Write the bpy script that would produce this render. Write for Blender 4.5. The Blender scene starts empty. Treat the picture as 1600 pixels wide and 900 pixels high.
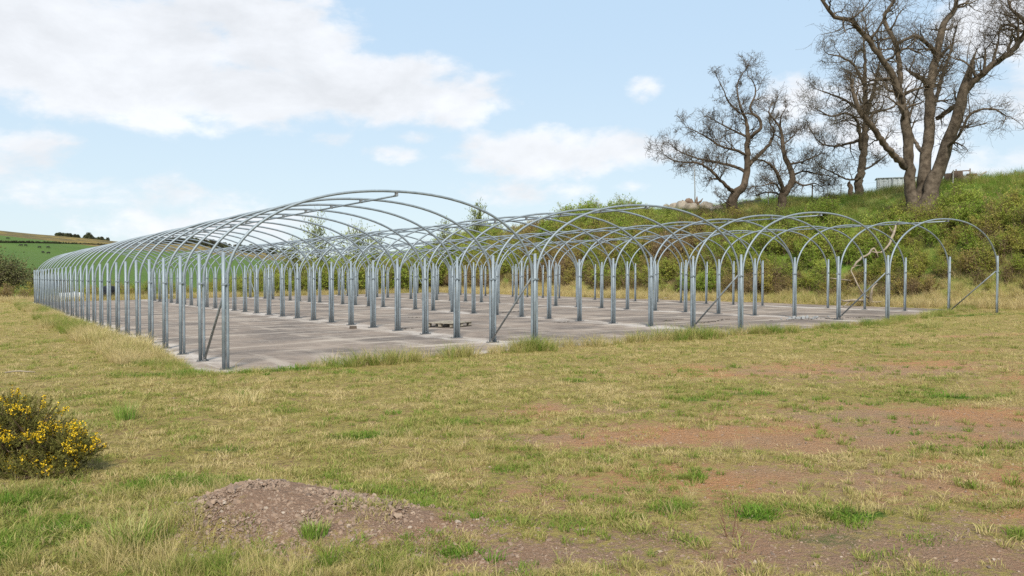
import bpy, math, random
import numpy as np
from mathutils import Vector, Matrix, noise as mnoise

random.seed(7)
rng = np.random.default_rng(11)
SC = bpy.context.scene
COL = SC.collection
R = math.radians

# ------------------------------------------------------------------ camera
CAM_H = 1.8546
cam_data = bpy.data.cameras.new("camera")
cam = bpy.data.objects.new("camera", cam_data)
COL.objects.link(cam)
cam.location = (0, 0, CAM_H)
cam.rotation_euler = (R(90 - 1.199), 0, 0)
cam_data.lens = 36 * 1296.44 / 1600
cam_data.sensor_width = 36
cam_data.clip_start = 0.1
cam_data.clip_end = 6000
SC.camera = cam

# ------------------------------------------------------------------ sky and sun
SUN_EL, SUN_AZ = R(46), R(180)          # azimuth clockwise from +Y: behind the camera, to the right
F_PX, PITCH = 1296.44, -0.02093


def px_ray(px, py):
    a = np.array([(px - 800) / F_PX, 1.0, (450 - py) / F_PX])
    c, s = math.cos(PITCH), math.sin(PITCH)
    return np.array([a[0], a[1] * c - a[2] * s, a[1] * s + a[2] * c])


class N:
    """tiny node helper"""
    def __init__(self, tree):
        self.t = tree

    def n(self, typ, **kw):
        nd = self.t.nodes.new(typ)
        for k, v in kw.items():
            if hasattr(nd, k):
                setattr(nd, k, v)
            else:
                raise KeyError(k)
        return nd

    def link(self, a, b):
        self.t.links.new(a, b)

    def put(self, sock, val):
        if val is None:
            return
        if isinstance(val, bpy.types.NodeSocket):
            self.link(val, sock)
        else:
            sock.default_value = val

    def m(self, op, a, b=None, c=None, clamp=False):
        nd = self.n('ShaderNodeMath', operation=op, use_clamp=clamp)
        self.put(nd.inputs[0], a)
        self.put(nd.inputs[1], b)
        self.put(nd.inputs[2], c)
        return nd.outputs[0]

    def mix(self, f, a, b, mode='MIX'):
        nd = self.n('ShaderNodeMix', data_type='RGBA', blend_type=mode, clamp_factor=True)
        self.put(nd.inputs[0], f)
        for s, v in ((nd.inputs[6], a), (nd.inputs[7], b)):
            if isinstance(v, (tuple, list)) and len(v) == 3:
                v = (*v, 1)
            self.put(s, v)
        return nd.outputs[2]

    def noise(self, vec, scale, detail=4, rough=0.55, dist=0.0):
        nd = self.n('ShaderNodeTexNoise')
        if vec is not None:
            self.link(vec, nd.inputs['Vector'])
        nd.inputs['Scale'].default_value = scale
        nd.inputs['Detail'].default_value = detail
        nd.inputs['Roughness'].default_value = rough
        nd.inputs['Distortion'].default_value = dist
        return nd.outputs[0]

    def rng(self, v, a, b, c=0.0, d=1.0, smooth=False):
        nd = self.n('ShaderNodeMapRange', interpolation_type='SMOOTHSTEP' if smooth else 'LINEAR')
        self.put(nd.inputs[0], v)
        for i, q in enumerate((a, b, c, d)):
            self.put(nd.inputs[i + 1], q)
        return nd.outputs[0]

    def attr(self, name, typ='GEOMETRY'):
        nd = self.n('ShaderNodeAttribute', attribute_name=name, attribute_type=typ)
        return nd

    def mapping(self, vec, scale=(1, 1, 1), rot=(0, 0, 0), loc=(0, 0, 0)):
        nd = self.n('ShaderNodeMapping')
        self.link(vec, nd.inputs[0])
        nd.inputs['Scale'].default_value = scale
        nd.inputs['Rotation'].default_value = rot
        nd.inputs['Location'].default_value = loc
        return nd.outputs[0]

    def ramp(self, f, stops):
        nd = self.n('ShaderNodeValToRGB')
        self.put(nd.inputs[0], f)
        el = nd.color_ramp.elements
        while len(el) < len(stops):
            el.new(0.5)
        for e, (p, c) in zip(el, stops):
            e.position = p
            e.color = (*c, 1)
        return nd.outputs[0]


world = bpy.data.worlds.new("World")
SC.world = world
world.use_nodes = True
wt = world.node_tree
wt.nodes.clear()
w = N(wt)
SKY_STRENGTH = 0.12
tc = w.n('ShaderNodeTexCoord')
sky = w.n('ShaderNodeTexSky', sky_type='NISHITA', sun_disc=False, sun_elevation=SUN_EL, sun_rotation=SUN_AZ,
          altitude=200, air_density=1.0, dust_density=0.6, ozone_density=1.6)
sep = w.n('ShaderNodeSeparateXYZ')
w.link(tc.outputs['Generated'], sep.inputs[0])
azn = w.m('ARCTAN2', sep.outputs[0], sep.outputs[1])
eln = w.m('ARCSINE', sep.outputs[2])
cv = w.n('ShaderNodeCombineXYZ')
w.link(azn, cv.inputs[0])
w.link(w.m('MULTIPLY', eln, 1.9), cv.inputs[1])
cvec = cv.outputs[0]
n_big = w.noise(cvec, 5.5, 7, 0.58, 0.25)
n_fine = w.noise(cvec, 17.0, 7, 0.6, 0.2)
# the clouds of that day: (px, py, half width, half height, weight)
CLOUDS = [(-60, 60, 330, 95, 1.0), (200, 50, 280, 85, 1.0), (420, 55, 150, 80, 1.0), (330, 140, 330, 60, 1.0), (600, 140, 200, 52, 1.0),
          (700, 155, 80, 45, .8), (620, 180, 160, 22, .6),
          (30, 255, 130, 48, .6), (110, 300, 190, 45, .55), (260, 310, 150, 35, .42), (330, 350, 200, 30, .4),
          (518, 220, 40, 20, .62), (610, 241, 58, 16, .75), (648, 214, 40, 13, .6),
          (860, 240, 170, 40, .85), (980, 235, 120, 36, .85), (760, 238, 60, 20, .7), (800, 300, 110, 22, .5), (990, 289, 34, 12, .6),
          (1004, 138, 34, 19, .42), (1250, 152, 75, 34, .6), (1340, 150, 130, 45, .55), (1560, 30, 120, 60, .85), (1480, 180, 240, 60, .55),
          (1530, 255, 200, 28, .4), (1800, 120, 260, 110, .8), (-500, 150, 260, 120, .8), (2300, 60, 300, 130, .8)]
mask = None
vert = None
for (px, py, hw, hh, wgt) in CLOUDS:
    d = px_ray(px, py)
    a0 = math.atan2(d[0], d[1])
    e0 = math.asin(d[2] / np.linalg.norm(d))
    ca = math.cos(a0)
    wa, we = hw / F_PX * ca * ca * 1.12, hh / F_PX * ca * 1.2
    dx = w.m('MULTIPLY', w.m('SUBTRACT', azn, a0), 1 / wa)
    dy = w.m('MULTIPLY', w.m('SUBTRACT', eln, e0), 1 / we)
    dd = w.m('ADD', w.m('MULTIPLY', dx, dx), w.m('MULTIPLY', dy, dy))
    v = w.m('MULTIPLY', w.m('MULTIPLY_ADD', dd, -1.0, 1.0), wgt)
    v = w.m('MAXIMUM', v, -1.0)
    mask = v if mask is None else w.m('SMOOTH_MAX', mask, v, 0.35)
nz = w.m('ADD', w.m('MULTIPLY', w.m('SUBTRACT', n_big, 0.5), 2.3), w.m('MULTIPLY', w.m('SUBTRACT', n_fine, 0.5), 1.45))
dens = w.m('ADD', mask, nz)
# scattered cloud over the rest of the dome (above and behind the camera)
high = w.rng(eln, 0.42, 0.75, 0, 1, True)
behind = w.rng(w.m('ABSOLUTE', azn), 0.9, 1.4, 0, 1, True)
cover = w.m('MAXIMUM', high, behind)
dens2 = w.m('MULTIPLY_ADD', w.m('SUBTRACT', w.noise(cvec, 2.6, 7, 0.55, 0.2), 0.5), 3.4, 0.12)
dens = w.m('ADD', w.m('MULTIPLY', dens, w.m('SUBTRACT', 1.0, cover)), w.m('MULTIPLY', dens2, cover))
alpha = w.rng(dens, 0.04, 0.72, 0, 1, True)
# cloud brightness: noise sampled a little towards the sun tells lit tops from shaded bases
up = w.n('ShaderNodeVectorMath', operation='ADD')
w.link(cvec, up.inputs[0])
up.inputs[1].default_value = (0.01, 0.05, 0)
n_up = w.noise(up.outputs[0], 5.5, 7, 0.58, 0.25)
lit = w.rng(w.m('SUBTRACT', n_big, n_up), -0.13, 0.16)
thick = w.rng(dens, 0.5, 1.7)
lum = w.m('MULTIPLY_ADD', lit, 0.20, w.m('MULTIPLY_ADD', thick, -0.12, 0.87))
lc = w.n('ShaderNodeCombineXYZ')
w.link(w.m('MULTIPLY', lum, 0.97), lc.inputs[0])
w.link(w.m('MULTIPLY', lum, 0.985), lc.inputs[1])
w.link(w.m('MULTIPLY', lum, 1.02), lc.inputs[2])
cl = w.n('ShaderNodeVectorMath', operation='SCALE')
w.link(lc.outputs[0], cl.inputs[0])
CLOUD_LUM = 0.86
cl.inputs[3].default_value = CLOUD_LUM / SKY_STRENGTH
# thin high veil that pales the blue, whiter towards the horizon
hz = w.rng(eln, 0.0, 0.34, 0, 1, True)
veil = w.mix(hz, (0.62 / SKY_STRENGTH, 0.735 / SKY_STRENGTH, 0.80 / SKY_STRENGTH), (0.50 / SKY_STRENGTH, 0.665 / SKY_STRENGTH, 0.83 / SKY_STRENGTH))
sky_col = w.mix(0.84, sky.outputs[0], veil)
final = w.mix(w.m('MULTIPLY', alpha, 0.88), sky_col, cl.outputs[0])
bg = w.n('ShaderNodeBackground')
w.link(final, bg.inputs[0])
bg.inputs[1].default_value = SKY_STRENGTH
wo = w.n('ShaderNodeOutputWorld')
w.link(bg.outputs[0], wo.inputs[0])

sun_data = bpy.data.lights.new("sun", 'SUN')
sun_data.energy = 4.6
sun_data.angle = R(11)
sun_data.color = (1.0, 0.95, 0.86)
sun = bpy.data.objects.new("sun", sun_data)
COL.objects.link(sun)
sdir = Vector((math.sin(SUN_AZ) * math.cos(SUN_EL), math.cos(SUN_AZ) * math.cos(SUN_EL), math.sin(SUN_EL)))
sun.rotation_euler = sdir.to_track_quat('Z', 'Y').to_euler()
sun.location = sdir * 50

SC.view_settings.view_transform = 'Standard'
SC.view_settings.look = 'None'
SC.view_settings.exposure = 0.25
SC.view_settings.gamma = 1
SC.view_settings.use_curve_mapping = False
SC.render.engine = 'CYCLES'
SC.cycles.max_bounces = 6
SC.cycles.transparent_max_bounces = 8
SC.cycles.use_denoising = False
SC.cycles.sample_clamp_direct = 6
SC.cycles.sample_clamp_indirect = 3

# ------------------------------------------------------------------ the site: slab coordinates and terrain height
CX, CY = -5.38622, 15.4786                     # near left corner post of the frame
YAW = 0.98403
W_BAY, S_HOOP = 7.09949, 1.82491
SU, SV = 0.00758, -0.00651
UX, UY = math.sin(YAW), math.cos(YAW)
VX, VY = -UY, UX
N_HOOP, N_BAY = 27, 4


def uv(x, y):
    return (x - CX) * UX + (y - CY) * UY, (x - CX) * VX + (y - CY) * VY


def xy(u, v):
    return CX + u * UX + v * VX, CY + u * UY + v * VY


def plane(u, v):
    return SU * np.clip(u, -40, 60) + SV * np.clip(v, -30, 60)


def sstep(a, b, x):
    t = np.clip((x - a) / (b - a), 0, 1)
    return t * t * (3 - 2 * t)


def _hash(ix, iy, s):
    h = (ix.astype(np.int64) * 374761393 + iy.astype(np.int64) * 668265263 + s * 1274126177) & 0xFFFFFFFF
    h = ((h ^ (h >> 13)) * 1103515245) & 0xFFFFFFFF
    h = (h ^ (h >> 16)) & 0xFFFF
    return h / 65535.0


def vnoise(x, y, s=0):
    x = np.asarray(x, float)
    y = np.asarray(y, float)
    ix, iy = np.floor(x), np.floor(y)
    fx, fy = x - ix, y - iy
    fx = fx * fx * (3 - 2 * fx)
    fy = fy * fy * (3 - 2 * fy)
    a, b = _hash(ix, iy, s), _hash(ix + 1, iy, s)
    c, d = _hash(ix, iy + 1, s), _hash(ix + 1, iy + 1, s)
    return (a * (1 - fx) + b * fx) * (1 - fy) + (c * (1 - fx) + d * fx) * fy


def fbm(x, y, s=0, o=4):
    r, a, t = 0, 0.5, 0
    for k in range(o):
        r = r + a * vnoise(np.asarray(x) * 2 ** k, np.asarray(y) * 2 ** k, s + k)
        t += a
        a *= 0.5
    return r / t


FAR_X = np.array([-3000, -600, 0, 100, 165, 240, 300, 345, 420, 640, 900, 3000])
FAR_Y = np.array([355, 345, 361, 372, 379, 382, 381, 388, 397, 405, 408, 400])
FAR_R = np.array([420, 420, 430, 450, 480, 620, 700, 700, 720, 720, 700, 600]) * 1.9


def slab_in(u, v):
    """signed distance-like: > 0 inside the slab, with a ragged edge"""
    front = np.interp(u, [-5, 0, 3, 7.1, 14.2, 21.4, 22.0, 26, 29.5, 34], [-0.65, -0.62, -0.65, -0.42, -0.34, -0.28, 0.6, 1.3, 2.2, 4])
    n = (fbm(u * 1.6, v * 1.6, 31, 3) - 0.5) * 0.5
    d = np.minimum(np.minimum(u + 0.42, v - front), np.minimum(31.2 + (fbm(v * 0.3, v * 0 + 3, 5) - .5) * 1.6 - u, 50.0 - v))
    return d + n * 0.8


def mound(x, y):
    g1 = np.exp(-(((x + 1.80) / 0.64) ** 2 + ((y - 6.05) / 0.50) ** 2) ** 1.0) * 0.205
    g2 = np.exp(-(((x + 0.95) / 0.55) ** 2 + ((y - 5.75) / 0.42) ** 2)) * 0.10
    g3 = np.exp(-(((x + 2.05) / 0.30) ** 2 + ((y - 5.9) / 0.35) ** 2)) * 0.06
    return g1 + g2 + g3


def terrain(x, y):
    x = np.asarray(x, float)
    y = np.asarray(y, float)
    u, v = uv(x, y)
    r = np.hypot(x, y)
    base = plane(u, v)
    # small undulation outside the slab
    lump = (fbm(x * 0.35, y * 0.35, 3, 3) - 0.5) * 0.10 + (fbm(x * 1.7, y * 1.7, 9, 3) - 0.5) * 0.05
    near = sstep(1.5, 4, r) * np.clip(1.3 - r / 80, 0.2, 1)
    sd = slab_in(u, v)
    outside = sstep(0.10, -0.15, sd)
    z = base + outside * (0.03 + lump * near * sstep(0.3, -1.5, sd)) - (1 - outside) * 0.09
    # bank on the far right
    foot = 33.0 + (fbm(v * 0.12, v * 0 + 7.7, 21, 2) - 0.5) * 2.4
    s = u - foot
    prof = np.interp(s, [-2, 0, 1, 3, 5.4, 8, 10, 15, 25, 120, 400], [0, 0.1, 0.6, 2.4, 4.3, 5.45, 6.0, 7.05, 7.25, 7.2, 0])
    fac = np.interp(v, [-60, 0, 10, 40, 62, 90, 200], [1.05, 1.03, 1.0, .97, .84, .68, .3])
    rough = (fbm(x * 0.25, y * 0.25, 41, 4) - 0.5) * 1.0 * sstep(0.5, 4, s)
    z = z + prof * fac + rough * sstep(3, 60, 200 - r)
    # valley and hills beyond
    px = 800 + F_PX * np.where(y > 1, x / np.maximum(y, 1), np.sign(x) * 5)
    rc = np.interp(px, FAR_X, FAR_R)
    el = (423 - np.interp(px, FAR_X, FAR_Y)) / F_PX
    zc = el * rc * np.cos(np.arctan2(x, np.maximum(y, 1))) + CAM_H
    t = np.clip((r - 115) / (rc - 115), 0, 3)
    zf = np.where(t <= 1, -5 + (zc + 5) * (1 - (1 - np.minimum(t, 1)) ** 1.15), zc - (t - 1) ** 2 * 40)
    zf = zf + (fbm(x * 0.01, y * 0.01, 55, 3) - .5) * 4 * sstep(130, 220, r) * sstep(1.0, 0.8, t) * 1.5
    wf = np.maximum(sstep(58, 108, v), sstep(30, 85, -u)) * sstep(36, 28, u - 0.35 * np.maximum(v - 95, 0)) * (y > 0)
    z = z * (1 - wf) + zf * wf
    return z


def tz(x, y):
    return float(terrain(np.array([x]), np.array([y]))[0])


def px_to_ground(px, py, tmax=700):
    d = px_ray(px, py)
    ts = np.concatenate([np.linspace(2, 120, 2400), np.linspace(120, tmax, 1500)])
    z = CAM_H + d[2] * ts
    h = terrain(d[0] * ts, d[1] * ts)
    k = np.argmax(z < h)
    if not (z < h).any():
        return None
    return d[0] * ts[k], d[1] * ts[k], h[k], ts[k]


# ------------------------------------------------------------------ object helpers
def tag(o, label=None, cat=None, group=None, kind=None):
    if label:
        o['label'] = label
    if cat:
        o['category'] = cat
    if group:
        o['group'] = group
    if kind:
        o['kind'] = kind
    return o


def empty(name, loc, rz=0.0):
    o = bpy.data.objects.new(name, None)
    COL.objects.link(o)
    o.location = loc
    o.rotation_euler = (0, 0, rz)
    o.empty_display_size = 0.2
    return o


class MB:
    """collects vertices and faces of one mesh"""
    def __init__(self):
        self.v, self.f = [], []

    def add(self, verts, faces):
        b = len(self.v)
        self.v.extend([tuple(p) for p in verts])
        self.f.extend([tuple(i + b for i in fc) for fc in faces])

    def box(self, c, s, rot=None, taper=1.0):
        sx, sy, sz = s[0] / 2, s[1] / 2, s[2] / 2
        vs = [Vector((x * sx * (taper if z > 0 else 1), y * sy * (taper if z > 0 else 1), z * sz)) for z in (-1, 1) for y in (-1, 1) for x in (-1, 1)]
        if rot is not None:
            vs = [rot @ p for p in vs]
        self.add([p + Vector(c) for p in vs], [(0, 2, 3, 1), (4, 5, 7, 6), (0, 1, 5, 4), (2, 6, 7, 3), (0, 4, 6, 2), (1, 3, 7, 5)])

    def tube(self, pts, radii, n=8, cap=True, wob=0.0):
        pts = [Vector(p) for p in pts]
        if not hasattr(radii, '__len__'):
            radii = [radii] * len(pts)
        t0 = (pts[1] - pts[0]).normalized()
        ref = Vector((1, 0, 0)) if abs(t0.x) < 0.8 else Vector((0, 1, 0))
        nrm = t0.cross(ref).normalized()
        b = len(self.v)
        L = len(pts)
        for i, p in enumerate(pts):
            t = (pts[min(i + 1, L - 1)] - pts[max(i - 1, 0)])
            if t.length < 1e-9:
                t = t0
            t.normalize()
            nrm = (nrm - t * nrm.dot(t))
            if nrm.length < 1e-6:
                nrm = t.orthogonal()
            nrm.normalize()
            bi = t.cross(nrm)
            for k in range(n):
                a = 2 * math.pi * k / n
                rr = radii[i]
                if wob:
                    rr *= 1 + wob * (mnoise.noise((p + (nrm * math.cos(a) + bi * math.sin(a)) * rr) * (0.9 / max(rr, .05))) * 1.1)
                self.v.append(tuple(p + (nrm * math.cos(a) + bi * math.sin(a)) * rr))
        for i in range(L - 1):
            for k in range(n):
                k2 = (k + 1) % n
                self.f.append((b + i * n + k, b + i * n + k2, b + (i + 1) * n + k2, b + (i + 1) * n + k))
        if cap and n > 3:
            self.f.append(tuple(b + k for k in reversed(range(n))))
            self.f.append(tuple(b + (L - 1) * n + k for k in range(n)))

    def mesh(self, name, mat=None, smooth=True):
        me = bpy.data.meshes.new(name)
        me.from_pydata(self.v, [], self.f)
        if mat:
            me.materials.append(mat)
        if smooth:
            me.shade_smooth()
        me.update()
        return me

    def build(self, name, mat=None, parent=None, smooth=True):
        o = bpy.data.objects.new(name, self.mesh(name, mat, smooth))
        COL.objects.link(o)
        if parent:
            o.parent = parent
        return o


def np_mesh(name, verts, faces, mat=None, attrs=None, smooth=False):
    """verts (N,3), faces (M,k) arrays"""
    verts = np.asarray(verts, np.float32)
    faces = np.asarray(faces, np.int32)
    me = bpy.data.meshes.new(name)
    k = faces.shape[1]
    me.vertices.add(len(verts))
    me.vertices.foreach_set('co', verts.ravel())
    me.loops.add(faces.size)
    me.loops.foreach_set('vertex_index', faces.ravel())
    me.polygons.add(len(faces))
    me.polygons.foreach_set('loop_start', np.arange(len(faces), dtype=np.int32) * k)
    if attrs:
        for an, (dom, arr) in attrs.items():
            at = me.attributes.new(an, 'FLOAT', dom)
            at.data.foreach_set('value', np.asarray(arr, np.float32))
    me.update(calc_edges=True)
    if smooth:
        me.shade_smooth()
    if mat:
        me.materials.append(mat)
    return me


def link(name, me, parent=None):
    o = bpy.data.objects.new(name, me)
    COL.objects.link(o)
    if parent:
        o.parent = parent
    return o


def new_mat(name):
    m = bpy.data.materials.new(name)
    m.use_nodes = True
    nt = m.node_tree
    b = nt.nodes['Principled BSDF']
    return m, N(nt), b


def simple_mat(name, col, rough=0.7, metal=0.0, vary=0.25, scale=6.0, bump=0.0, bscale=40.0, col2=None, spec=0.3):
    m, n, b = new_mat(name)
    tcn = n.n('ShaderNodeTexCoord')
    nz = n.noise(tcn.outputs['Object'], scale, 5, 0.6)
    f = n.rng(nz, 0.3, 0.7)
    lo = tuple(c * (1 - vary) for c in col)
    hi = col2 if col2 else tuple(min(c * (1 + vary), 1) for c in col)
    n.put(b.inputs['Base Color'], n.mix(f, lo, hi))
    b.inputs['Roughness'].default_value = rough
    b.inputs['Metallic'].default_value = metal
    b.inputs['Specular IOR Level'].default_value = spec
    if bump:
        bp = n.n('ShaderNodeBump')
        bp.inputs['Strength'].default_value = bump
        bp.inputs['Distance'].default_value = 0.02
        n.link(n.noise(tcn.outputs['Object'], bscale, 5, 0.65), bp.inputs['Height'])
        n.link(bp.outputs[0], b.inputs['Normal'])
    return m


def leaf_mat(name, stops, attr='tint', trans=0.25, rough=0.6, jitter=0.5):
    """colour from the instance's own tint plus a per-blade variation"""
    m, n, b = new_mat(name)
    t = n.attr(attr, 'INSTANCER').outputs['Fac']
    r = n.attr('rnd').outputs['Fac']
    v = n.m('ADD', t, n.m('MULTIPLY', n.m('SUBTRACT', r, 0.5), jitter))
    col = n.ramp(v, stops)
    n.put(b.inputs['Base Color'], col)
    b.inputs['Roughness'].default_value = rough
    b.inputs['Specular IOR Level'].default_value = 0.15
    if trans:
        tr = n.n('ShaderNodeBsdfTranslucent')
        n.link(col, tr.inputs[0])
        mx = n.n('ShaderNodeMixShader')
        mx.inputs[0].default_value = trans
        n.link(b.outputs[0], mx.inputs[1])
        n.link(tr.outputs[0], mx.inputs[2])
        out = [q for q in n.t.nodes if q.type == 'OUTPUT_MATERIAL'][0]
        n.link(mx.outputs[0], out.inputs[0])
    return m


def scatter(name, pos, rot, scl, tint, pick, protos, label, cat, parent=None, kind='stuff'):
    """one object whose points carry copies of a few small prototype meshes"""
    me = bpy.data.meshes.new(name)
    pos = np.asarray(pos, np.float32)
    me.vertices.add(len(pos))
    me.vertices.foreach_set('co', pos.ravel())
    a = me.attributes.new('rot', 'FLOAT_VECTOR', 'POINT')
    a.data.foreach_set('vector', np.asarray(rot, np.float32).ravel())
    for an, arr in (('scl', scl), ('tint', tint)):
        a = me.attributes.new(an, 'FLOAT', 'POINT')
        a.data.foreach_set('value', np.asarray(arr, np.float32))
    a = me.attributes.new('pick', 'INT', 'POINT')
    a.data.foreach_set('value', np.asarray(pick, np.int32))
    me.update()
    o = link(name, me, parent)
    pc = bpy.data.collections.new(name + "_kinds")
    for k, pm in enumerate(protos):
        po = bpy.data.objects.new("%s_kind_%03d" % (name, k), pm)
        pc.objects.link(po)
    ng = bpy.data.node_groups.new(name, 'GeometryNodeTree')
    ng.interface.new_socket(name='Geometry', in_out='INPUT', socket_type='NodeSocketGeometry')
    ng.interface.new_socket(name='Geometry', in_out='OUTPUT', socket_type='NodeSocketGeometry')
    gi, go = ng.nodes.new('NodeGroupInput'), ng.nodes.new('NodeGroupOutput')
    iop = ng.nodes.new('GeometryNodeInstanceOnPoints')
    ci = ng.nodes.new('GeometryNodeCollectionInfo')
    ci.inputs['Collection'].default_value = pc
    ci.inputs['Separate Children'].default_value = True
    ci.inputs['Reset Children'].default_value = True
    L = ng.links.new
    L(gi.outputs[0], iop.inputs['Points'])
    L(ci.outputs[0], iop.inputs['Instance'])
    iop.inputs['Pick Instance'].default_value = True

    def na(nm, typ):
        q = ng.nodes.new('GeometryNodeInputNamedAttribute')
        q.data_type = typ
        q.inputs[0].default_value = nm
        return q.outputs[0]
    L(na('pick', 'INT'), iop.inputs['Instance Index'])
    L(na('rot', 'FLOAT_VECTOR'), iop.inputs['Rotation'])
    L(na('scl', 'FLOAT'), iop.inputs['Scale'])
    L(iop.outputs[0], go.inputs[0])
    md = o.modifiers.new('scatter', 'NODES')
    md.node_group = ng
    if label:
        tag(o, label, cat, kind=kind)
    return o


# ------------------------------------------------------------------ ground materials
def patches(x, y, lst):
    r = np.zeros_like(x)
    for (px, py, a, b, ang, wgt) in lst:
        ca, sa = math.cos(ang), math.sin(ang)
        dx, dy = x - px, y - py
        q = ((dx * ca + dy * sa) / a) ** 2 + ((-dx * sa + dy * ca) / b) ** 2
        r = np.maximum(r, np.exp(-q * 1.2) * wgt)
    return r


DIRT = [(1.2, 8.6, 1.5, .55, 0, .9), (2.9, 8.35, 1.6, .6, -.05, 1), (4.9, 8.3, 1.5, .5, 0, .85), (5.7, 9.6, 1.6, .55, -.2, .95), (4.3, 10.6, 1.0, .35, -.6, .6),
        (0.4, 10.4, .55, .7, 0, .75), (1.3, 10.2, .9, .4, 0, .55), (4.4, 14.0, 2.2, .28, .18, .75), (7.2, 15.2, 2.2, .35, .1, .6), (3.2, 9.6, 2.4, 1.2, 0, .45),
        (0.0, 5.1, .9, .5, 0, .75), (3.6, 5.8, .9, .45, 0, .6), (3.9, 6.8, 1.6, .5, 0, .4), (-1.5, 5.9, .9, .75, 0, 1.0), (-.6, 5.6, .7, .45, 0, .9), (1.0, 5.2, .6, .5, 0, .5),
        (9.5, 12.5, 3, 1.5, 0, .75), (5.5, 9.2, 4.5, 1.7, 0, .80), (2.0, 8.8, 2.4, .9, 0, .75), (3.0, 6.9, 4.0, 1.0, 0, .62), (6, 14.3, 5, 1.8, 0, .66), (2.2, 5.2, 3.4, .9, 0, .62), (0.3, 6.6, 1.6, .8, 0, .5), (-0.2, 7.3, 1.2, .4, 0, .4), (12.5, 21.5, 4, .7, .3, .55), (9, 17, 4, .6, .2, .5)]
LUSH = [(-1.72, 8.85, .42, .16, 0, 1), (6.05, 11.2, .45, .22, 0, 1), (2.45, 5.95, .34, .2, 0, 1), (1.75, 5.93, .17, .1, 0, 1), (-4.2, 6.35, 1.2, .4, .2, .9),
        (-3.6, 5.3, .8, .7, 0, .9), (-2.6, 7.0, .7, .3, 0, .6), (-5.9, 14.6, .9, .35, .3, 1), (-4.4, 15.0, 1.1, .35, .4, .9), (2.4, 10.9, .35, .25, 0, .7), (1.0, 11.2, .5, .3, 0, .5),
        (-2.9, 8.3, .6, .25, 0, .6), (1.0, 13.0, .6, .25, 0, .6), (-6.2, 12.2, .9, .4, 0, .5), (10, 24.3, 4, .5, .35, .5), (16.5, 30, 4, .6, .2, .7),
        (-0.6, 9.6, .5, .3, 0, .5), (3.2, 11.4, .7, .3, 0, .6), (2.1, 5.4, .5, .3, 0, .55), (-7.6, 16.5, .5, 1.2, .5, .7)]

# polar sheet centred under the camera, fine where the photograph looks
rings = [0.0, 0.7]
while rings[-1] < 3000:
    rings.append(rings[-1] * (1.0125 if rings[-1] > 3 else 1.06) + 0.004)
rings = np.array(rings[1:])
azs = np.concatenate([np.linspace(-180, -50, 40, endpoint=False), np.linspace(-50, 50, 300, endpoint=False), np.linspace(50, 180, 40, endpoint=False)])
AZ, RR = np.meshgrid(np.radians(azs), rings)
GX, GY = (np.sin(AZ) * RR).ravel(), (np.cos(AZ) * RR).ravel()
GZ = terrain(GX, GY) + mound(GX, GY) * (0.8 + 0.4 * fbm(GX * 5, GY * 5, 77, 3)) * 1.0
nr, na_ = AZ.shape
idx = np.arange(nr * na_).reshape(nr, na_)
f0 = np.stack([idx[:-1, :], np.roll(idx, -1, 1)[:-1, :], np.roll(idx, -1, 1)[1:, :], idx[1:, :]], -1).reshape(-1, 4)[:, ::-1]
gu, gv = uv(GX, GY)
gr = np.hypot(GX, GY)
foot_s = gu - 33.0
a_dirt = patches(GX, GY, DIRT) * .98
a_lush = patches(GX, GY, LUSH)
a_far = np.maximum(sstep(56, 75, gv), sstep(40, 80, -gu)) * np.maximum(sstep(38, 30, gu - 0.35 * np.maximum(gv - 95, 0)), sstep(140, 200, gr)) * (GY > 0)
a_bank = sstep(-0.5, 2.0, foot_s) * (1 - a_far)
gpx = 800 + F_PX * np.where(GY > 1, GX / np.maximum(GY, 1), 5)
moor = sstep(520, 620, gr) * sstep(330, 150, gpx) * 1.25 * (0.3 + fbm(GX * 0.02, GY * 0.02, 91, 3)) + sstep(170, 260, gpx) * sstep(420, 800, gr)
a_moor = np.clip(moor, 0, 1) * a_far
sdist = slab_in(gu, gv)
a_edge = sstep(-1.6, -0.1, sdist) * (1 - a_far)

mat_ground, n, b = new_mat("rough_grassland")
tcn = n.n('ShaderNodeTexCoord')
P = tcn.outputs['Object']
n1 = n.noise(P, 0.55, 5, 0.6)
n2 = n.noise(P, 2.6, 6, 0.65)
n3 = n.noise(P, 14.0, 6, 0.7)
n4 = n.noise(P, 60.0, 4, 0.7)
straw, olive, moss, green = (.46, .34, .135), (.29, .25, .062), (.18, .125, .045), (.10, .15, .03)
g = n.mix(n.rng(n2, .38, .62), straw, olive)
g = n.mix(n.rng(n1, .45, .62), g, n.mix(n.rng(n3, .4, .6), (.40, .31, .10), (.25, .25, .05)))
g = n.mix(n.rng(n3, .50, .62), g, moss)
g = n.mix(n.m('MULTIPLY', n.rng(n.noise(P, 7.0, 6, .75), .52, .62), .8), g, (.30, .185, .10))
g = n.mix(n.rng(n4, .55, .75, 0, .6), g, (.55, .43, .20))
dirt_n = n.m('ADD', n.attr('dirt').outputs['Fac'], n.m('MULTIPLY', n.m('SUBTRACT', n3, .5), 1.7))
dirt_n = n.m('ADD', dirt_n, n.m('MULTIPLY', n.m('SUBTRACT', n2, .5), 1.3))
soil = n.mix(n.rng(n4, .35, .7), (.42, .195, .085), (.58, .335, .18))
soil = n.mix(n.rng(n1, .4, .6), soil, n.mix(n.rng(n4, .4, .65), (.32, .195, .11), (.50, .34, .21)))
soil = n.mix(n.attr('spoil').outputs['Fac'], soil, n.mix(n.rng(n4, .35, .7), (.27, .165, .11), (.39, .265, .185)))
g = n.mix(n.rng(dirt_n, .26, .58), g, soil)
lush_n = n.m('ADD', n.attr('lush').outputs['Fac'], n.m('MULTIPLY', n.m('SUBTRACT', n3, .5), .9))
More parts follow.
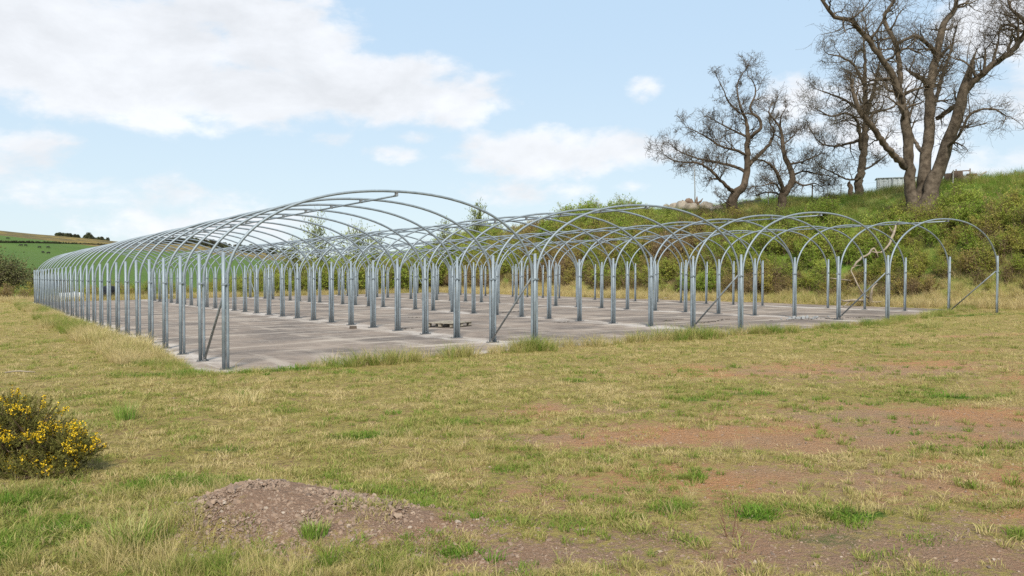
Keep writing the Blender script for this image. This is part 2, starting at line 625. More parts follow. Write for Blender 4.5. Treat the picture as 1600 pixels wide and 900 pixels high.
g = n.mix(n.rng(lush_n, .38, .7), g, n.mix(n3, (.055, .11, .02), (.11, .19, .03)))
bankc = n.mix(n.rng(n.noise(P, .5, 5, .6), .4, .6), (.15, .235, .035), n.mix(n2, (.28, .25, .085), (.19, .255, .048)))
g = n.mix(n.attr('bank').outputs['Fac'], g, bankc)
f1 = n.noise(P, 0.02, 5, 0.6)
f2 = n.noise(n.mapping(P, (.15, .15, .15)), 1.0, 5, .6)
field = n.mix(n.rng(f1, .35, .65), (.068, .118, .026), (.09, .14, .033))
field = n.mix(n.rng(f2, .5, .75, 0, .45), field, (.10, .115, .042))
g = n.mix(n.attr('far').outputs['Fac'], g, field)
m1 = n.noise(P, .035, 6, .65)
moorc = n.mix(n.rng(m1, .4, .6), (.11, .09, .042), (.23, .165, .045))
moorc = n.mix(n.rng(f2, .5, .62), moorc, (.075, .065, .04))
g = n.mix(n.rng(n.m('ADD', n.attr('moor').outputs['Fac'], n.m('MULTIPLY', n.m('SUBTRACT', m1, .5), .7)), .35, .55), g, moorc)
n.put(b.inputs['Base Color'], g)
b.inputs['Roughness'].default_value = .95
b.inputs['Specular IOR Level'].default_value = .1
bp = n.n('ShaderNodeBump')
bp.inputs['Strength'].default_value = 1.0
bp.inputs['Distance'].default_value = .09
n.link(n.m('ADD', n3, n.m('MULTIPLY', n4, .5)), bp.inputs['Height'])
n.link(bp.outputs[0], b.inputs['Normal'])

ground = link("ground", np_mesh("ground", np.stack([GX, GY, GZ], 1), f0, mat_ground,
                                dict(dirt=('POINT', a_dirt), lush=('POINT', a_lush), far=('POINT', a_far), bank=('POINT', a_bank), spoil=('POINT', np.clip(np.maximum(mound(GX, GY) * 14, sstep(6.8, 5.6, gr) * .7), 0, 1)), moor=('POINT', a_moor)), True))
tag(ground, "rough straw coloured grassland with bare reddish soil patches, rising to green hills", "ground", kind='structure')

# ------------------------------------------------------------------ concrete slab
mat_slab, n, b = new_mat("old_concrete")
tcn = n.n('ShaderNodeTexCoord')
P = tcn.outputs['Object']
s1 = n.noise(P, .35, 6, .62)
s2 = n.noise(P, 1.6, 6, .65)
s3 = n.noise(P, 26, 5, .7)
sA = n.noise(n.mapping(P, (.28, 1.5, 1), (0, 0, .12)), 1.0, 6, .6, .6)
sB = n.noise(n.mapping(P, (1.2, .22, 1), (0, 0, -.2)), 1.0, 6, .62, .5)
c = n.mix(n.rng(s2, .36, .64), (.196, .152, .121), (.272, .217, .174))
c = n.mix(n.rng(s1, .44, .58, 0, .85), c, (.122, .10, .086))
c = n.mix(n.rng(sA, .53, .66, 0, .85), c, (.395, .335, .275))
c = n.mix(n.rng(sB, .55, .68, 0, .7), c, (.365, .307, .252))
sx = n.n('ShaderNodeSeparateXYZ')
n.link(P, sx.inputs[0])
rowd = n.m('ABSOLUTE', n.m('SUBTRACT', n.m('MODULO', n.m('ADD', sx.outputs[0], W_BAY * 1.5), W_BAY), W_BAY / 2))
rowd = n.m('ADD', rowd, n.m('MULTIPLY', n.m('SUBTRACT', s2, .5), 1.6))
strip = n.m('MULTIPLY', n.rng(rowd, .62, .30), n.rng(n.noise(n.mapping(P, (.9, .45, 1)), 1.0, 5, .6), .40, .56))
c = n.mix(n.m('MULTIPLY', strip, .85), c, (.44, .39, .345))
c = n.mix(n.rng(s3, .5, .8, 0, .45), c, (.12, .105, .09))
bk = n.n('ShaderNodeTexBrick')
n.link(P, bk.inputs['Vector'])
for nm, vv in (('Scale', 1.0), ('Mortar Size', .018), ('Mortar Smooth', .3), ('Brick Width', 5.4), ('Row Height', 3.65), ('Bias', 0)):
    bk.inputs[nm].default_value = vv
bk.offset = 0
pale = n.m('MULTIPLY', n.m('MULTIPLY', bk.outputs['Fac'], n.rng(s2, .42, .55)), .75)
c = n.mix(pale, c, (.42, .375, .33))
n.put(b.inputs['Base Color'], c)
b.inputs['Roughness'].default_value = .9
b.inputs['Specular IOR Level'].default_value = .2
bp = n.n('ShaderNodeBump')
bp.inputs['Strength'].default_value = .35
bp.inputs['Distance'].default_value = .01
n.link(s3, bp.inputs['Height'])
n.link(bp.outputs[0], b.inputs['Normal'])
us, vs = np.arange(-1.2, 34.01, 0.4), np.arange(-1.6, 51.3, 0.4)
SUg, SVg = np.meshgrid(us, vs)
SUf, SVf = SUg.ravel(), SVg.ravel()
ins = slab_in(SUf, SVf) > -0.45
sz = plane(SUf, SVf) + (fbm(SUf * .3, SVf * .3, 61, 3) - .5) * 0.015
ii = np.arange(SUf.size).reshape(SUg.shape)
q = np.stack([ii[:-1, :-1], ii[:-1, 1:], ii[1:, 1:], ii[1:, :-1]], -1).reshape(-1, 4)
q = q[ins[q].all(1)]
used = np.unique(q)
remap = -np.ones(SUf.size, int)
remap[used] = np.arange(used.size)
slab = link("concrete_slab", np_mesh("concrete_slab", np.stack([SUf, SVf, sz], 1)[used], remap[q], mat_slab, smooth=True))
slab.location = (CX, CY, 0)
slab.rotation_euler = (0, 0, math.atan2(UY, UX))
md = slab.modifiers.new('thickness', 'SOLIDIFY')
md.thickness = 0.15
md.offset = -1
tag(slab, "stained grey concrete slab under the bare tunnel frames", "slab", kind='structure')

# ------------------------------------------------------------------ galvanised frames
mat_steel, n, b = new_mat("galvanised_steel")
tcn = n.n('ShaderNodeTexCoord')
oi = n.n('ShaderNodeObjectInfo')
vadd = n.n('ShaderNodeVectorMath', operation='ADD')
n.link(tcn.outputs['Object'], vadd.inputs[0])
rv = n.n('ShaderNodeCombineXYZ')
n.link(n.m('MULTIPLY', oi.outputs['Random'], 40), rv.inputs[2])
n.link(rv.outputs[0], vadd.inputs[1])
z1 = n.noise(vadd.outputs[0], 9, 5, .6)
z2 = n.noise(n.mapping(vadd.outputs[0], (30, 30, 3)), 1, 4, .6)
c = n.mix(n.rng(z1, .35, .65), (.195, .23, .255), (.255, .295, .32))
c = n.mix(n.rng(z2, .55, .8, 0, .25), c, (.33, .375, .40))
c = n.mix(n.rng(oi.outputs['Random'], 0, 1, 0, .18), c, (.28, .32, .35))
n.put(b.inputs['Base Color'], c)
b.inputs['Metallic'].default_value = .4
n.put(b.inputs['Roughness'], n.rng(z1, .3, .7, .48, .7))
mat_plate = simple_mat("weathered_plate", (.16, .16, .16), .7, .4, .35, 20)
mat_brace_shade = simple_mat("shaded_steel", (.22, .235, .24), .6, .5, .3, 12)  # darker copy of the steel: shade on the near braces' undersides painted in

ROWS = ["outermost left row", "second row from the left", "middle row", "fourth row from the left", "outermost right row"]
BAYS = ["leftmost tunnel", "second tunnel from the left", "third tunnel from the left", "rightmost tunnel"]
ORD = ("first second third fourth fifth sixth seventh eighth ninth tenth eleventh twelfth thirteenth fourteenth fifteenth sixteenth seventeenth "
       "eighteenth nineteenth twentieth twenty-first twenty-second twenty-third twenty-fourth twenty-fifth twenty-sixth twenty-seventh").split()
RZ = math.atan2(UY, UX)
POST_H = 2.2


def copy_thing(o, loc):
    c = o.copy()
    COL.objects.link(c)
    c.location = loc
    for ch in o.children:
        d = ch.copy()
        COL.objects.link(d)
        d.parent = c
    return c


def make_post(side):
    m = MB()
    m.tube([(0, 0, -.05), (0, 0, POST_H)], .036, 12)
    o = m.build("steel_post", mat_steel)
    p = MB()
    x0, x1 = (-.07 if side == 1 else -.16), (.07 if side == -1 else .16)
    p.box(((x0 + x1) / 2, 0, .008), (x1 - x0, .15, .014))
    for bx in (x0 + .025, x1 - .025):
        for by in (-.05, .05):
            p.tube([(bx, by, .015), (bx, by, .04)], .009, 6)
    p.build("base_plate", mat_plate, o, False)
    bm = MB()
    e = .002
    a0, a1 = (-.038 - e if side == 1 else -.106), (.038 + e if side == -1 else .106)
    for zz in (1.60,):
        pts = []
        for k in range(17):
            a = k / 16 * 2 * math.pi
            cx = a1 - .038 if math.cos(a) > 0 else a0 + .038
            pts.append((cx + .041 * math.cos(a), .041 * math.sin(a)))
        vs_ = [(x, y, zz - .02) for x, y in pts] + [(x, y, zz + .02) for x, y in pts]
        bm.add(vs_, [(k, k + 1, k + 18, k + 17) for k in range(16)])
        bm.box(((a0 + a1) / 2, -.052, zz), (.02, .025, .03))
    bm.build("clamp_band", mat_steel, o)
    return o


def base_pt(i, j, du=0.0, dv=0.0):
    u, v = i * W_BAY + du, j * S_HOOP + dv
    x, y = xy(u, v)
    return (x, y, float(plane(np.array(u), np.array(v))))


posts = {1: make_post(1), 0: make_post(0), -1: make_post(-1)}
first = {1: True, 0: True, -1: True}
for i in range(N_BAY + 1):
    side = 1 if i == 0 else (-1 if i == N_BAY else 0)
    for j in range(N_HOOP):
        loc = base_pt(i, j)
        o = posts[side] if first[side] else copy_thing(posts[side], loc)
        first[side] = False
        o.location = loc
        o.rotation_euler = (random.gauss(0, .003), random.gauss(0, .004), RZ + random.gauss(0, .02))
        tag(o, "galvanised steel post, %s from the near end of the %s" % (ORD[j], ROWS[i]), "post", "upright steel posts of the tunnel frames")


def hoop_pts():
    pts = []
    x0, half, z0, top, ex = .073, W_BAY / 2, 1.63, 3.475, 2.15
    a = half - x0
    pts += [(x0, 0, -.03), (x0, 0, .5), (x0, 0, 1.0), (x0, 0, 1.4)]
    nseg = 44
    for k in range(nseg + 1):
        t = math.pi * (1 - k / nseg)
        cx, sx = math.cos(t), math.sin(t)
        pts.append((half + a * math.copysign(abs(cx) ** (2 / ex), cx), 0, z0 + (top - z0) * abs(sx) ** (2 / ex)))
    pts += [(W_BAY - x0, 0, 1.4), (W_BAY - x0, 0, 1.0), (W_BAY - x0, 0, .5), (W_BAY - x0, 0, -.03)]
    return [(x, y, z + SU * x) for x, y, z in pts]


m = MB()
m.tube(hoop_pts(), .0285, 10)
hoop = m.build("tunnel_hoop", mat_steel)
m = MB()
m.box((W_BAY / 2, 0, 3.475 + SU * W_BAY / 2 - .055), (.055, .06, .075))
m.tube([(W_BAY / 2, -.0, 3.38 + SU * W_BAY / 2), (W_BAY / 2, 0, 3.46 + SU * W_BAY / 2)], .012, 6)
m.build("ridge_clamp", mat_plate, hoop, False)
k0 = True
for i in range(N_BAY):
    for j in range(N_HOOP):
        loc = base_pt(i, j)
        o = hoop if k0 else copy_thing(hoop, loc)
        k0 = False
        o.location = loc
        o.rotation_euler = (random.gauss(0, .004), 0, RZ)
        o.scale = (1, 1, 1 + random.gauss(0, .004))
        tag(o, "arched galvanised hoop, %s from the near end of the %s" % (ORD[j], BAYS[i]), "hoop", "arched steel hoops of the tunnel frames")
for i in range(N_BAY):
    m = MB()
    a = Vector(base_pt(i + .5, 0, 0, -.06)) + Vector((0, 0, 3.475 - .075))
    z_ = Vector(base_pt(i + .5, N_HOOP - 1, 0, .06)) + Vector((0, 0, 3.475 - .075))
    m.tube([(0, 0, 0)] + [tuple((z_ - a) * (k / 26)) for k in range(1, 27)], .021, 8)
    o = m.build("ridge_tube", mat_steel)
    o.location = a
    tag(o, "long straight ridge tube under the hoop tops of the %s" % BAYS[i], "ridge tube", "ridge tubes of the tunnel frames")
for i in range(N_BAY + 1):
    du = -.075 if i else .075
    for end in (0, 1):
        top = Vector(base_pt(i, 0 if end == 0 else N_HOOP - 1, du, .03 if end == 0 else -.03)) + Vector((0, 0, 1.62))
        bot = Vector(base_pt(i, 1 if end == 0 else N_HOOP - 2, du, -.06 if end == 0 else .06)) + Vector((0, 0, .06))
        m = MB()
        m.tube([tuple(top - bot), (0, 0, 0)], .024, 8)
        o = m.build("diagonal_brace", mat_brace_shade if end == 0 else mat_steel)  # near braces get the steel with shade in its colour
        o.location = bot
        p = MB()
        p.box((0, 0, 0), (.05, .05, .09))
        q_ = p.build("foot_bracket", mat_plate, o, False)
        tag(o, "diagonal steel brace leaning against the %s post of the %s" % ("nearest" if end == 0 else "farthest", ROWS[i]), "brace", "diagonal braces at the row ends")

# ------------------------------------------------------------------ grass
GRASS_STOPS = [(0.0, (.53, .42, .21)), (.30, (.41, .34, .13)), (.55, (.26, .265, .066)), (.8, (.16, .235, .03)), (1.0, (.10, .20, .02))]
mat_grass = leaf_mat("grass_blades", GRASS_STOPS, trans=.3, jitter=.35)


def tuft_mesh(name, nb, h0, h1, spread, wid, lean, seed, mat=mat_grass, curl=.5):
    g_ = np.random.default_rng(seed)
    a = g_.uniform(0, 2 * np.pi, nb)
    rr = spread * np.sqrt(g_.uniform(0, 1, nb))
    bx, by = rr * np.cos(a), rr * np.sin(a)
    h = g_.uniform(h0, h1, nb)
    la = a + g_.normal(0, .9, nb)
    ln = np.abs(g_.normal(lean, lean * .5, nb)) * h
    face = g_.uniform(0, np.pi, nb)
    wx, wy = np.cos(face) * wid, np.sin(face) * wid
    V_ = np.zeros((nb, 6, 3))
    for k, (t, ws) in enumerate(((0, 1.0), (.55, .8), (1.0, .12))):
        px_ = bx + np.cos(la) * ln * t ** 1.7
        py_ = by + np.sin(la) * ln * t ** 1.7
        pz_ = h * (t - curl * .35 * t ** 3 * np.minimum(ln / h, 1.2)) - (.01 if k == 0 else 0)
        V_[:, 2 * k] = np.stack([px_ - wx * ws, py_ - wy * ws, pz_], 1)
        V_[:, 2 * k + 1] = np.stack([px_ + wx * ws, py_ + wy * ws, pz_], 1)
    b0 = (np.arange(nb) * 6)[:, None]
    F_ = np.concatenate([b0 + np.array([0, 1, 3, 2]), b0 + np.array([2, 3, 5, 4])])
    rnd = np.repeat(g_.uniform(0, 1, nb), 6)
    return np_mesh(name, V_.reshape(-1, 3), F_, mat, dict(rnd=('POINT', rnd)))


def sample_polar(nn, r0, r1, p=2.0, az=44):
    uu = rng.uniform(0, 1, nn)
    if abs(p - 2) < 1e-6:
        r_ = r0 * (r1 / r0) ** uu
    else:
        e = 2 - p
        r_ = (r0 ** e + uu * (r1 ** e - r0 ** e)) ** (1 / e)
    a_ = rng.uniform(-R(az), R(az), nn)
    return np.sin(a_) * r_, np.cos(a_) * r_


def ground_z(x, y):
    return terrain(x, y) + mound(x, y)


def do_scatter(name, x, y, s, tint, protos, label, cat, tilt=.12, dz=0.0):
    k = len(x)
    z = ground_z(x, y) + dz
    rot = np.stack([rng.normal(0, tilt, k), rng.normal(0, tilt, k), rng.uniform(0, 6.283, k)], 1)
    return scatter(name, np.stack([x, y, z], 1), rot, s, tint, rng.integers(0, len(protos), k), protos, label, cat)


short = [tuft_mesh("short_turf_%d" % k, 20, .008, .030, .06, .0020, 1.5, 100 + k) for k in range(6)]
x, y = sample_polar(120000, 4.0, 62)
u_, v_ = uv(x, y)
sd = slab_in(u_, v_)
dirt = patches(x, y, DIRT) + (fbm(x * 3, y * 3, 15, 3) - .5) * 1.6
lush = patches(x, y, LUSH)
keep = (sd < .02) & (dirt < rng.uniform(.05, .70, len(x))) & (u_ < 33.5) & (v_ < 60)
keep &= fbm(x * 2.6, y * 2.6, 19, 3) + .25 * lush > rng.uniform(.34, .66, len(x))
x, y, lush = x[keep], y[keep], lush[keep]
tint = (fbm(x * .8, y * .8, 5, 4) - .5) * .9 + (fbm(x * 3.3, y * 3.3, 6, 3) - .5) * 1.3 + .31 + lush * .5 + rng.normal(0, .12, len(x))
r_ = np.hypot(x, y)
do_scatter("short_turf", x, y, rng.uniform(.6, 1.35, len(x)) * (1 + .025 * r_) * (1 + .7 * lush), np.clip(tint, 0, 1), short,
           "short mottled straw and olive turf covering the open ground", "grass")

knobs = [tuft_mesh("turf_knob_%d" % k, 34, .018, .055, .035, .0021, .9, 150 + k) for k in range(5)]
x, y = sample_polar(16000, 4.0, 48, 1.9)
u_, v_ = uv(x, y)
cl_ = fbm(x * 1.1, y * 1.1, 25, 4)
keep = (slab_in(u_, v_) < -.05) & (u_ < 33) & (mound(x, y) < .05) & (cl_ > rng.uniform(.34, .66, len(x))) & (rng.uniform(0, 1, len(x)) > .72 * sstep(.25, .6, patches(x, y, DIRT)))
x, y = x[keep], y[keep]
tint = .37 + (fbm(x * .7, y * .7, 26, 3) - .5) * 1.2 + rng.normal(0, .16, len(x)) + .12 * (patches(x, y, DIRT) > .4)
do_scatter("turf_knobs", x, y, np.clip(rng.lognormal(-.12, .35, len(x)), .4, 1.45) * (1 + .02 * np.hypot(x, y)), np.clip(tint, 0, .95), knobs,
           "small knobbly clumps of green and straw grass dotted over turf and bare soil", "grass")

longs = [tuft_mesh("long_grass_%d" % k, 34, .10, .27, .07, .0022, .65, 200 + k) for k in range(5)]
xs, ys, ss, tt = [], [], [], []


def add_long(x, y, s, t):
    xs.append(x), ys.append(y), ss.append(s), tt.append(t)


# verge along the slab's front and left edges
kk = 15000
u_ = rng.uniform(-1.6, 34, kk)
v_ = rng.uniform(-3.2, 3.5, kk)
x, y = xy(u_, v_)
sd = slab_in(u_, v_)
nn_ = fbm(u_ * 1.1, v_ * 1.1, 71, 3)
ok = (sd < .03) & (sd > -1.3 * nn_ - .05) & (rng.uniform(0, 1, kk) < np.clip((nn_ - .22) * 4, .35, 1))
right_low = sstep(10, 18, u_) * .62 - .38
corner = sstep(2.6, .9, u_) * .62
add_long(x[ok], y[ok], (rng.uniform(.55, 1.25, kk) * (1 - right_low) * (.5 + nn_) * (1 - corner))[ok], np.clip(rng.normal(.42, .2, kk) + (nn_ - .5) * 1.4, .02, 1)[ok])
u_ = rng.uniform(-2.6, .4, 9000)
v_ = rng.uniform(-1, 50, 9000)
x, y = xy(u_, v_)
sd = slab_in(u_, v_)
nn_ = fbm(u_ * .9, v_ * .5, 72, 3)
ok = (sd < .05) & (sd > -1.7 * nn_) & (rng.uniform(0, 1, 9000) < np.clip((nn_ - .3) * 3.5, .08, 1))
add_long(x[ok], y[ok], (rng.uniform(.7, 1.4, 9000) * (.55 + nn_ * .8) * (1 - .6 * sstep(2.5, .2, v_)))[ok], np.clip(rng.normal(.28, .18, 9000) + (fbm(u_, v_ * .4, 73, 2) - .5) * 1.6, .0, 1)[ok])
# rank grass round the mound and in the near left corner
kk = 5200
x = rng.uniform(-5.5, .3, kk)
y = rng.uniform(4.2, 7.6, kk)
area = patches(x, y, [(-2.35, 5.25, .55, .55, 0, 1), (-1.6, 4.9, .9, .33, 0, 1), (-.75, 4.85, .45, .28, 0, .9), (-3.6, 5.2, 1.2, .8, 0, .75), (-4.2, 6.5, 1.2, .35, .2, .8),
                      (-2.75, 6.6, .8, .35, .25, .8), (-2.2, 7.1, .7, .3, .2, .5)])
ok = (area * (.4 + fbm(x * 3, y * 3, 81, 2)) > rng.uniform(.3, 1.15, kk)) & (mound(x, y) < .10)
lush = patches(x, y, LUSH)
add_long(x[ok], y[ok], rng.uniform(.3, .8, kk)[ok], np.clip(rng.normal(.22, .15, kk) + (fbm(x * 2.2, y * 2.2, 82, 3) - .45) * 1.6 + lush * .5, 0, 1)[ok])
# thin scatter over the whole open ground
x, y = sample_polar(7000, 4.2, 45, 1.7)
u_, v_ = uv(x, y)
nz_ = fbm(x * .9, y * .9, 83, 4)
ok = (slab_in(u_, v_) < -.1) & (nz_ > rng.uniform(.48, .75, 7000)) & (patches(x, y, DIRT) < .5) & (u_ < 32)
add_long(x[ok], y[ok], rng.uniform(.25, .6, 7000)[ok], np.clip(rng.normal(.25, .22, 7000), 0, 1)[ok])
# dry strip at the foot of the bank and beyond the slab's far end
kk = 5200
u_ = np.concatenate([rng.uniform(31.0, 35.2, 3600), rng.uniform(-3, 33, 1600)])
v_ = np.concatenate([rng.uniform(-12, 52, 3600), rng.uniform(50, 54, 1600)])
x, y = xy(u_, v_)
ok = slab_in(u_, v_) < .1
add_long(x[ok], y[ok], rng.uniform(1.0, 2.4, kk)[ok], np.clip(rng.normal(.14, .14, kk) + (fbm(u_ * .4, v_ * .25, 85, 3) - .5) * .9, 0, 1)[ok])
# upper bank
kk = 9000
u_ = rng.uniform(36, 52, kk)
v_ = rng.uniform(-14, 60, kk)
x, y = xy(u_, v_)
add_long(x, y, rng.uniform(1.2, 2.6, kk), np.clip(rng.normal(.72, .15, kk) + (fbm(u_ * .3, v_ * .3, 86, 4) - .5) * 1.1, 0, 1))
x, y, s, t = map(np.concatenate, (xs, ys, ss, tt))
do_scatter("long_grass", x, y, s, t, longs, "longer tufted grass along the slab edges, the mound and the bank", "grass", .1)

# ------------------------------------------------------------------ stones
mat_stone, n, b = new_mat("broken_stone")
t_ = n.attr('tint', 'INSTANCER').outputs['Fac']
tcn = n.n('ShaderNodeTexCoord')
cst = n.ramp(t_, [(0, (.13, .088, .06)), (.35, (.24, .155, .10)), (.6, (.28, .185, .12)), (.9, (.34, .245, .165)), (1, (.42, .34, .26))])
n.put(b.inputs['Base Color'], n.mix(n.rng(n.noise(tcn.outputs['Object'], 1.5, 4, .6), .3, .7, 0, .6), cst, (.16, .125, .105)))
b.inputs['Roughness'].default_value = .9


def rock_mesh(name, seed, mat, flat=.6, res=1):
    g_ = np.random.default_rng(seed)
    d = g_.normal(0, 1, (14, 3))
    d /= np.linalg.norm(d, axis=1)[:, None]
    import bmesh
    bm = bmesh.new()
    for p in d:
        q = p * g_.uniform(.75, 1.15) * np.array([1, g_.uniform(.6, .95), flat])
        bm.verts.new(tuple(q))
    bmesh.ops.convex_hull(bm, input=bm.verts)
    me = bpy.data.meshes.new(name)
    bm.to_mesh(me)
    bm.free()
    me.materials.append(mat)
    return me


rocks = [rock_mesh("stone_%d" % k, 300 + k, mat_stone) for k in range(7)]
x1, y1 = rng.normal(-1.70, .47, 9000), rng.normal(5.95, .40, 9000)
x2, y2 = rng.normal(-.85, .45, 2600), rng.normal(5.5, .36, 2600)
x3, y3 = sample_polar(60000, 4.1, 17, 2.2)
d3 = patches(x3, y3, DIRT) + (fbm(x3 * 1.3, y3 * 1.3, 15, 3) - .5) * 1.2
ok3 = d3 > rng.uniform(.05, 1.0, 60000)
x, y = np.concatenate([x1, x2, x3[ok3]]), np.concatenate([y1, y2, y3[ok3]])
ok = (y > 3.6) & (slab_in(*uv(x, y)) < 0)
x, y = x[ok], y[ok]
s = np.clip(rng.lognormal(math.log(.0078), .55, len(x)), .003, .034) * np.where(np.arange(len(x)) < 11000, 1.0, .72)
do_scatter("gravel", x, y, s, np.clip(rng.normal(.45, .24, len(x)), 0, 1), rocks, "loose reddish brown stones over the mound and bare soil", "gravel", .5)

# ------------------------------------------------------------------ scrub on the bank
LEAF_STOPS = [(0.0, (.22, .155, .09)), (.12, (.33, .235, .105)), (.3, (.36, .31, .075)), (.55, (.31, .345, .06)), (.8, (.21, .31, .04)), (1.0, (.42, .46, .09))]
mat_scrub = leaf_mat("scrub_leaves", LEAF_STOPS, trans=.38, jitter=.3)


def bush_mesh(name, seed, nleaf=1500, nstem=26, leaf=.05, bare=0.0, tall=1.0, droop=0.0):
    """unit bush, about 1 m high and 1.3 m wide: arching stems, side twigs and small leaves along them"""
    g_ = np.random.default_rng(seed)
    A, B_, Wd = [], [], []
    leafs = []
    for k in range(nstem):
        a = g_.uniform(0, 6.283)
        out = g_.uniform(.05, .48)
        hh = g_.uniform(.55, 1.3) * tall * (1 - .35 * out)
        p = np.array([g_.normal(0, .12), g_.normal(0, .12), -.05])
        npt = 6
        pts = []
        for i in range(npt + 1):
            t = i / npt
            pts.append(p + np.array([math.cos(a) * out * t ** 1.3, math.sin(a) * out * t ** 1.3, hh * (t - .25 * out * t ** 3 - droop * t ** 4)]) + g_.normal(0, .025, 3) * t)
        for i in range(npt):
            A.append(pts[i]), B_.append(pts[i + 1]), Wd.append(.011 * (1 - i / npt) + .004)
        for q in range(9):
            t = g_.uniform(.25, 1)
            i = min(int(t * npt), npt - 1)
            o_ = pts[i] + (pts[i + 1] - pts[i]) * (t * npt - i)
            d = g_.normal(0, 1, 3)
            d[2] = abs(d[2]) * .8 + .15
            d /= np.linalg.norm(d)
            l_ = g_.uniform(.12, .32)
            e_ = o_ + d * l_
            A.append(o_), B_.append(e_), Wd.append(.004)
            leafs.append((o_, e_))
    A, B_, Wd = np.array(A), np.array(B_), np.array(Wd)
    d = B_ - A
    side = np.cross(d, g_.normal(0, 1, d.shape))
    side /= np.linalg.norm(side, axis=1)[:, None] + 1e-9
    tw = np.stack([A - side * Wd[:, None], A + side * Wd[:, None], B_ + side * Wd[:, None] * .5, B_ - side * Wd[:, None] * .5], 1)
    nl = int(nleaf * (1 - bare))
    if nl:
        lf = np.array([(o_, e_) for o_, e_ in leafs])
        pk = g_.integers(0, len(lf), nl)
        c_ = lf[pk, 0] + (lf[pk, 1] - lf[pk, 0]) * g_.uniform(.2, 1.05, nl)[:, None] + g_.normal(0, .025, (nl, 3))
        ax = g_.normal(0, 1, (nl, 3))
        ax /= np.linalg.norm(ax, axis=1)[:, None]
        bx_ = np.cross(ax, g_.normal(0, 1, (nl, 3)))
        bx_ /= np.linalg.norm(bx_, axis=1)[:, None]
        sz_ = leaf * g_.uniform(.5, 1.1, nl)[:, None]
        lv = np.stack([c_ - ax * sz_, c_ - bx_ * sz_ * .5, c_ + ax * sz_, c_ + bx_ * sz_ * .5], 1)
        clump = g_.uniform(0, 1, len(lf))
        rl = np.repeat(clump[pk] * .6 + g_.uniform(0, .4, nl), 4)
        Vv = np.concatenate([tw, lv]).reshape(-1, 3)
        rn = np.concatenate([np.full(len(tw) * 4, -3.0), rl])
    else:
        Vv, rn = tw.reshape(-1, 3), np.full(len(tw) * 4, -3.0)
    return np_mesh(name, Vv, np.arange(len(Vv)).reshape(-1, 4), mat_scrub, dict(rnd=('POINT', rn)))


bushes = [bush_mesh("scrub_%d" % k, 400 + k, 2300, leaf=.036) for k in range(5)] + \
         [bush_mesh("scrub_thin_%d" % k, 420 + k, 1100, leaf=.032, tall=1.2) for k in range(3)] + \
         [bush_mesh("scrub_bare_%d" % k, 440 + k, 300, 40, leaf=.03, droop=.3) for k in range(3)]
P_, S_, T_, K_ = [], [], [], []
kk = 3000
u_ = 33.6 + rng.beta(1.0, 1.3, kk) * 9.0
v_ = rng.uniform(-14, 62, kk)
lown = fbm(u_ * .22, v_ * .16, 121, 4)
top_lim = np.interp(v_, [-14, 5, 14, 25, 40], [38.6, 38.8, 39.6, 41.5, 43])
ok = (u_ < top_lim + (lown - .5) * 5) & (fbm(u_ * .8, v_ * .55, 127, 3) > .30)
# a clear strip where the big trees stand
x, y = xy(u_, v_)
for (tx, ty) in ((22.3, 45.8), (15.45, 57.8), (17.75, 54.9)):
    ok &= np.hypot(x - tx, y - ty) > 1.2
u_, v_, lown, x, y = u_[ok], v_[ok], lown[ok], x[ok], y[ok]
low = sstep(36, 33.6, u_)
s = rng.uniform(.55, 1.75, len(u_)) * (.5 + 1.0 * lown) * (1 - .25 * low)
tn = .54 + (fbm(u_ * .3, v_ * .2, 125, 4) - .5) * 2.0 + rng.normal(0, .14, len(u_)) - .30 * low + .16 * sstep(36, 40, u_)
pk = np.where(rng.uniform(0, 1, len(u_)) < .10 + .38 * low, rng.integers(8, 11, len(u_)), np.where(rng.uniform(0, 1, len(u_)) < .3, rng.integers(5, 8, len(u_)), rng.integers(0, 5, len(u_))))
P_.append(np.stack([x, y, terrain(x, y) - .08], 1)), S_.append(s), T_.append(np.clip(tn, .05, 1)), K_.append(pk)
# scrub belt beyond the far end of the slab
kk = 420
u_ = rng.uniform(13, 36, kk)
v_ = 52.5 + rng.uniform(0, 1, kk) ** 1.4 * 9
x, y = xy(u_, v_)
s = rng.uniform(1.0, 2.4, kk) * np.interp(u_, [8, 14, 20, 36], [.25, .5, 1.1, 1.3])
P_.append(np.stack([x, y, terrain(x, y) - .1], 1)), S_.append(s), T_.append(np.clip(rng.normal(.62, .12, kk), .05, 1))
K_.append(rng.integers(0, 8, kk))
# low rough growth farther left and on the upper bank
kk = 160
u_ = np.concatenate([rng.uniform(-6, 16, 90), rng.uniform(40, 50, 70)])
v_ = np.concatenate([rng.uniform(54, 66, 90), rng.uniform(-10, 50, 70)])
x, y = xy(u_, v_)
P_.append(np.stack([x, y, terrain(x, y) - .08], 1)), S_.append(np.concatenate([rng.uniform(.6, 1.3, 90), rng.uniform(.35, .8, 70)])), T_.append(np.clip(rng.normal(.45, .18, kk), .05, 1))
K_.append(rng.integers(0, 11, kk))
Pc = np.concatenate(P_)
kk = len(Pc)
scatter("scrub", Pc, np.stack([rng.normal(0, .1, kk), rng.normal(0, .1, kk), rng.uniform(0, 6.28, kk)], 1), np.concatenate(S_), np.concatenate(T_), np.concatenate(K_), bushes,
        "dense olive and green scrub covering the bank behind the frames", "scrub")

